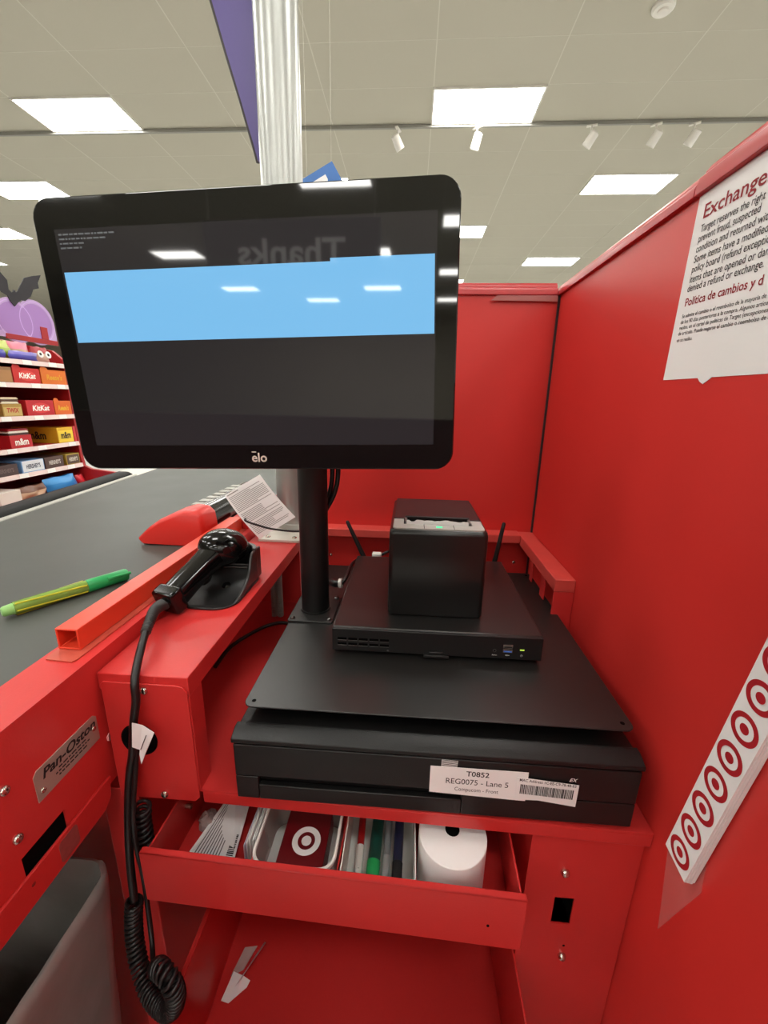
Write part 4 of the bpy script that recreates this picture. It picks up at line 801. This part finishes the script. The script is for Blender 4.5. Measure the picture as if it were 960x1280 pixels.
rim = [same(bl(0.22, 0.0005, j=0.010, seed=5)), same(bl(0.36, 0.001, j=0.008, seed=6)), same(bl(0.50, 0.001, j=0.006, seed=7)), same(bl(0.60, 0.0015, j=0.004, seed=8)), same(bl(0.67, 0.002, j=0.003, seed=9)), same(bl(0.700, 0.002, j=0.002, seed=10)), same(bl(0.712, 0.000, j=0.002, seed=11)), same(bl(0.714, -0.005, j=0.002, seed=12)), same(bl(0.700, -0.0095, j=0.002, seed=13)), same(bl(0.66, -0.010, j=0.006, seed=14)), same(bl(0.55, -0.012, j=0.008, seed=15)), same(bl(0.40, -0.012, j=0.010, seed=16)), same(bl(0.10, -0.014, j=0.010, seed=17))]
m1 = MB(); m1.loft(rim, False, True); m1.build('liner', LINER, t, smooth=80)

# ------------------------------------------------------------------ candy shelf across the lane
XS = -1.60
SHELFR = mat('red_shelf_paint', (168, 26, 30), 0.45); EDGE = mat('white_shelf_edge', (236, 214, 208), 0.45); TAGW = mat('white_price_tag', (246, 244, 238), 0.6)
t = thing('candy_shelf', 'red and white shelf unit full of candy at the left edge of the photo', 'shelf', (-1.75, 1.55, 0))
m1 = MB(); m1.box(-1.990, -1.975, 1.10, 1.926, 0, 1.500); m1.build('back_panel', SHELFR, t)
m1 = MB(); m1.prism([(-1.974, 0.0), (-1.43, 0.0), (-1.42, 0.62), (-1.422, 0.880), (-1.503, 0.889), (-1.564, 0.896), (-1.600, 0.912), (-1.606, 0.96), (-1.612, 1.40), (-1.66, 1.44), (-1.974, 1.50)], 1, 1.9085, 1.926); m1.build('end_panel', SHELFR, t, bevel=0.002)
SZ = [1.381, 1.289, 1.157, 1.030, 0.926]
rr = random.Random(4)
for i, z in enumerate(SZ):
    m1 = MB(); m1.box(-1.974, XS - 0.004, 1.10, 1.907, z - 0.012, z); sf = m1.build('shelf_board', SHELFR, t)
    m1 = MB(); m1.prism([(XS - 0.004, z - 0.018), (XS + 0.002, z - 0.018), (XS - 0.001, z + 0.001), (XS - 0.004, z + 0.001)], 1, 1.10, 1.907); m1.build('edge_strip', EDGE, sf, bevel=0.0006)
    for k in range(4):
        y = 1.42 + 0.135 * k + rr.uniform(-0.02, 0.02)
        m1 = MB(); m1.prism([(XS + 0.0018, z - 0.0172), (XS + 0.0026, z - 0.0172), (XS + 0.0004, z + 0.0012), (XS - 0.0002, z + 0.0012)], 1, y, y + 0.042); m1.build('price_tag', TAGW, sf)
m1 = MB(); m1.box(-1.974, XS + 0.04, 1.10, 1.907, 0.02, 0.818); m1.build('base_deck', SHELFR, t)
m1 = MB(); m1.box(XS + 0.0402, XS + 0.046, 1.10, 1.907, 0.795, 0.824); m1.build('deck_edge', EDGE, t)
# header with purple bubbles and a bat
t = thing('shelf_header', 'purple bubble shaped cardboard display standing on the candy shelf', 'display board', (-1.80, 1.95, 1.50))
LP = mat('pale_purple_print', (196, 166, 214), 0.5); LP2 = mat('purple_print', (168, 126, 194), 0.5); LP3 = mat('lilac_line', (214, 180, 236), 0.5)
def circ(cy, cz, r, n=28): return [(cy + r * math.cos(2 * PI * k / n), cz + r * math.sin(2 * PI * k / n)) for k in range(n)]
m1 = MB(); m1.prism(circ(1.905, 1.565, 0.095), 0, -1.8060, -1.8020); m1.prism(circ(1.795, 1.575, 0.085), 0, -1.8061, -1.8021); m1.prism(circ(2.02, 1.575, 0.10), 0, -1.8062, -1.8022); m1.box(-1.8063, -1.8023, 1.72, 2.12, 1.4895, 1.57); m1.build('board', LP, t)
m1 = MB()
for cy, cz, r in ((1.905, 1.565, 0.078), (1.795, 1.575, 0.068), (2.02, 1.575, 0.082)): m1.prism(circ(cy, cz, r), 0, -1.8019 + (0.0002 if cy == 1.905 else 0.0001 if cy > 2 else 0), -1.8014 + (0.0002 if cy == 1.905 else 0.0001 if cy > 2 else 0))
m1.build('bubble', LP2, t)
m1 = MB()
for cy, cz, r in ((1.905, 1.565, 0.088), (2.02, 1.575, 0.092)):
    rings(m1, (-1.8008 if cy < 2 else -1.80085, cy, cz), (0, 1, 0), (0, 0, 1), [(r - 0.004, r, 0)], (0, 0, 0))
m1.build('bubble_outline', LP3, t)
m1 = MB(); m1.box(-1.8068, -1.7985, 1.845, 2.12, 1.4830, 1.5050); m1.box(-1.8068, -1.7980, 2.030, 2.068, 1.5052, 1.560); m1.build('red_holder', SHELFR, t, bevel=0.001)
t = thing('bat_cutout', 'black bat shaped cardboard cutout over the purple display', 'bat decoration', (-1.795, 1.92, 1.69))
bat = [(1.9240, 1.6838), (1.9214, 1.6956), (1.9180, 1.6870), (1.9102, 1.6801), (1.8974, 1.6900), (1.8990, 1.7285), (1.8742, 1.7520), (1.8350, 1.7760), (1.7900, 1.7900), (1.8080, 1.7600), (1.8060, 1.7310), (1.8300, 1.7220), (1.8420, 1.6900), (1.8640, 1.6720), (1.8870, 1.6640), (1.8943, 1.6443), (1.9127, 1.6253), (1.9331, 1.6459), (1.9520, 1.6600), (1.9720, 1.6600), (2.0060, 1.6860), (2.0276, 1.7210), (2.0600, 1.7330), (2.0589, 1.7560), (2.0842, 1.7963), (2.0375, 1.7807), (1.9895, 1.7600), (1.9600, 1.7200), (1.9420, 1.6950), (1.9310, 1.6850), (1.9285, 1.6956)]
m1 = MB(); m1.prism(bat, 0, -1.8005, -1.7965); m1.build('cutout', mat('black_card', (38, 34, 40), 0.6), t)

def candy_box(name, lab, y0, y1, z, h, d, col, words=None, wcol=(250, 248, 240), oval=None, x=XS - 0.008, shear=0.12, th=0.34, bold=0.03, group='candy boxes on the shelf', ear=True, panel=None):
    o = thing(name, lab, 'candy box', (x - d / 2, (y0 + y1) / 2, z + 0.0004), group=group)
    m = mat('card_%d_%d_%d' % col, col, 0.45)
    b = MB(); b.box(x - d, x, y0, y1, z + 0.0004, z + h); b.build('carton', m, o, bevel=0.0012)
    if ear:
        e = MB(); w = (y1 - y0); e.prism([(y0, z + h), (y0 + w * 0.30, z + h), (y0 + w * 0.26, z + h + 0.008), (y0 + w * 0.18, z + h + 0.012), (y0 + w * 0.05, z + h + 0.011)], 0, x - 0.003, x - 0.001); e.build('raised_flap', m, o)
    if panel:
        e = MB(); e.prism([(y0 + 0.004, z + 0.004), (y1 - 0.004, z + 0.004), (y1 - 0.004, z + h * panel[1]), (y0 + 0.004, z + h * panel[1])], 0, x + 0.0002, x + 0.0006); e.build('front_panel', mat('card_%d_%d_%d' % panel[0], panel[0], 0.45), o)
    if oval:
        e = MB(); cy, cz = (y0 + y1) / 2, z + h * 0.5; e.prism([(cy + (y1 - y0) * 0.33 * math.cos(2 * PI * k / 24), cz + h * 0.33 * math.sin(2 * PI * k / 24)) for k in range(24)], 0, x + 0.0004, x + 0.0009); e.build('logo_oval', mat('card_%d_%d_%d' % oval, oval, 0.45), o)
    if words:
        text(words, (x + 0.0013, (y0 + y1) / 2, z + h * (0.5 - th / 2)), (0, 1, 0), (0, 0, 1), mat('print_%d_%d_%d' % wcol, wcol, 0.5), o, width=(y1 - y0) * 0.62, height=h * th, bold=bold, shear=shear, center=True)
    return o
def bars(o_y0, o_y1, z, x, col, lab, n=3):
    for k in range(n):
        zz = z + 0.0085 * k
        o = thing('candy_bar', lab[k], 'candy bar', (x - 0.06, (o_y0 + o_y1) / 2, zz), group='loose bars on top of the open boxes')
        b = MB(); b.loft([[(x - 0.10, y, zz + 0.0002), (x - 0.004, y, zz + 0.0002), (x - 0.004, y, zz + hh), (x - 0.10, y, zz + hh)] for y, hh in ((o_y0, 0.003), (o_y0 + 0.006, 0.0078), (o_y1 - 0.006, 0.0078), (o_y1, 0.003))]); b.build('wrapper', mat('wrap_%d_%d_%d' % col[k], col[k], 0.3), o)
R1, R2 = (206, 40, 36), (196, 30, 40)
# second shelf
candy_box('candy_box', 'tan candy box cut by the left photo edge on the second shelf', 1.46, 1.637, SZ[1], 0.060, 0.2, (150, 110, 70), panel=((180, 130, 80), 0.8))
candy_box('candy_box', 'red candy box reading KitKat in white, on the second shelf from the top', 1.642, 1.766, SZ[1], 0.062, 0.2, R1, 'KitKat', oval=(226, 70, 62))
candy_box('candy_box', 'orange box of peanut butter candy on the second shelf beside the red one', 1.772, 1.905, SZ[1], 0.062, 0.2, (232, 120, 34), "Reese's", wcol=(236, 170, 40))
# third shelf
candy_box('candy_box', 'gold candy box reading Twix on the third shelf', 1.566, 1.650, SZ[2], 0.050, 0.2, (176, 140, 66), 'TWIX', wcol=(190, 50, 40), panel=((206, 178, 106), 0.75), ear=False)
bars(1.570, 1.646, SZ[2] + 0.0505, XS - 0.010, ((236, 226, 200), (90, 60, 40), (230, 214, 180)), ['cream wrapped bar lowest on the gold box', 'brown wrapped bar in the middle on the gold box', 'topmost pale bar on the gold box'])
candy_box('candy_box', 'bright red box reading KitKat on the third shelf', 1.672, 1.808, SZ[2], 0.064, 0.2, R2, 'KitKat', oval=(220, 60, 60), ear=False)
candy_box('candy_box', 'orange peanut butter candy box at the right end of the third shelf', 1.812, 1.905, SZ[2], 0.062, 0.2, (226, 104, 30), "Reese's", wcol=(240, 190, 50))
# fourth shelf
candy_box('candy_box', 'red candy box reading m&m on the fourth shelf', 1.569, 1.667, SZ[3], 0.052, 0.2, (190, 28, 36), 'm&m', wcol=(250, 246, 236), shear=0.0, th=0.5, ear=False)
bars(1.573, 1.663, SZ[3] + 0.0525, XS - 0.010, ((70, 40, 34), (236, 226, 214), (150, 24, 30)), ['dark wrapped bar lowest on the red box', 'white wrapped bar in the middle on the red box', 'topmost red bar on the red box'])
o = candy_box('candy_box', 'yellow candy box reading m&m on the fourth shelf', 1.800, 1.889, SZ[3], 0.070, 0.22, (226, 176, 40), 'm&m', wcol=(40, 30, 24), shear=0.0, th=0.42, panel=((246, 212, 60), 0.8), ear=False)  # golden carton under a brighter front: shade put into the side colour
text('m&m', (XS - 0.15, 1.7995, SZ[3] + 0.018), (1, 0, 0), (0, 0, 1), mat('print_40_30_24', (40, 30, 24), 0.5), o, width=0.085, height=0.034, bold=0.03)
candy_box('candy_box', 'narrow red candy box at the right end of the fourth shelf', 1.892, 1.906, SZ[3], 0.072, 0.2, (206, 52, 60), ear=False)
# fifth shelf
candy_box('candy_box', 'brown chocolate box at the left of the fifth shelf', 1.47, 1.577, SZ[4], 0.044, 0.18, (78, 60, 58), "HERSHEY'S", wcol=(120, 100, 98), shear=0.0, ear=False)
candy_box('candy_box', 'pale blue and white chocolate box reading HERSHEY\'S on the fifth shelf', 1.590, 1.698, SZ[4], 0.050, 0.19, (110, 160, 210), "HERSHEY'S", wcol=(60, 70, 90), shear=0.0, panel=((232, 238, 242), 0.98), ear=False, x=XS - 0.004)
candy_box('candy_box', 'brown chocolate box reading HERSHEY\'S in silver on the fifth shelf', 1.708, 1.807, SZ[4], 0.050, 0.18, (88, 66, 60), "HERSHEY'S", wcol=(220, 214, 206), shear=0.0, ear=False)
candy_box('candy_box', 'gold and brown chocolate box at the right end of the fifth shelf', 1.823, 1.903, SZ[4], 0.050, 0.18, (178, 150, 60), "HERSHEY'S", wcol=(226, 220, 206), shear=0.0, panel=((96, 72, 58), 0.9), ear=False)
candy_box('candy_box', 'white box at the left end of the bottom deck', 1.44, 1.530, 0.8182, 0.055, 0.2, (226, 216, 206), ear=False, x=XS + 0.03)
def pouch(name, lab, y0, y1, z, h, d, col, col2=None, x=XS - 0.03, lean=0.14, lumps=0.0, seed=1, cat='candy bag', spots=None):
    o = thing(name, lab, cat, (x, (y0 + y1) / 2, z + 0.0005), group='candy bags on the shelf')
    rr = random.Random(seed); NU, NV = 14, 10; w = y1 - y0; vs = []; fs = []
    ph = [rr.uniform(0, 6) for _ in range(4)]
    for sgn in (1, -1):
        for j in range(NV + 1):
            for i in range(NU + 1):
                u, v = i / NU, j / NV; b_ = (math.sin(PI * u) * math.sin(PI * min(1, max(0, v * 0.94 + 0.03)))) ** 0.5
                b_ *= 1 + lumps * math.sin(9 * u + ph[0]) * math.sin(7 * v + ph[1])
                vs.append((x - lean * h * v + sgn * d / 2 * b_ , y0 + w * u + 0.004 * math.sin(5 * v + ph[2]), z + 0.0005 + h * v * (1 - 0.06 * abs(math.sin(6 * u + ph[3])))))
    K = (NU + 1) * (NV + 1)
    for j in range(NV):
        for i in range(NU):
            a = j * (NU + 1) + i; fs += [(a, a + 1, a + NU + 2, a + NU + 1), (K + a, K + a + NU + 1, K + a + NU + 2, K + a + 1)]
    b = MB(); b.v = vs; b.f = fs; b.mi = [1 if (k // 2) // NU >= NV * 0.55 and col2 else 0 for k in range(len(fs))]
    ms = [mat('bag_%d_%d_%d' % col, col, 0.3)] + ([mat('bag_%d_%d_%d' % col2, col2, 0.3)] if col2 else [])
    b.build('bag', ms, o, smooth=80)
    if spots:
        e = MB(); e.m = 0
        for k in range(spots): rings(e, (x - lean * h * 0.5 + d * 0.5 + 0.001, y0 + w * (0.25 + 0.5 * k / max(1, spots - 1)), z + h * 0.52), (0, 1, 0), (-lean, 0, 1), [(0, 0.006, 1), (0.006, 0.015, 0)], (0, 0, 0), 18)
        e.build('printed_spots', [WHITE, INK], o)
    return o
pouch('candy_bag', 'lime green candy bag at the left on the top shelf', 1.575, 1.708, SZ[0], 0.076, 0.05, (166, 196, 66), (196, 206, 110), x=XS - 0.06, seed=2)
pouch('candy_bag', 'pink and beige candy bag in the middle of the top shelf', 1.700, 1.792, SZ[0], 0.078, 0.05, (196, 160, 130), (226, 130, 150), x=XS - 0.06, seed=3)
pouch('candy_bag', 'cream candy bag with round dark spots at the right of the top shelf', 1.796, 1.876, SZ[0], 0.068, 0.045, (216, 190, 170), (170, 50, 60), x=XS - 0.05, seed=4, spots=2)
pouch('candy_bag', 'deep blue candy bag at the front left of the top shelf', 1.53, 1.640, SZ[0], 0.036, 0.03, (60, 60, 160), x=XS - 0.02, seed=5)
pouch('candy_bag', 'violet blue candy bag at the front of the top shelf before the pink one', 1.655, 1.785, SZ[0], 0.036, 0.03, (74, 70, 170), (120, 110, 190), x=XS - 0.02, seed=6)
pouch('candy_bag', 'brown bag of round chocolates on the bottom deck', 1.535, 1.670, 0.8185, 0.056, 0.06, (196, 160, 130), (110, 70, 50), x=XS + 0.005, lumps=0.35, seed=7)
pouch('candy_bag', 'bright blue candy bag on the bottom deck', 1.678, 1.850, 0.8185, 0.068, 0.06, (40, 130, 200), (70, 150, 214), x=XS + 0.0, seed=8)
pouch('candy_bag', 'red candy bag at the right end of the bottom deck', 1.855, 1.900, 0.8185, 0.056, 0.035, (206, 40, 54), x=XS + 0.0, seed=9)
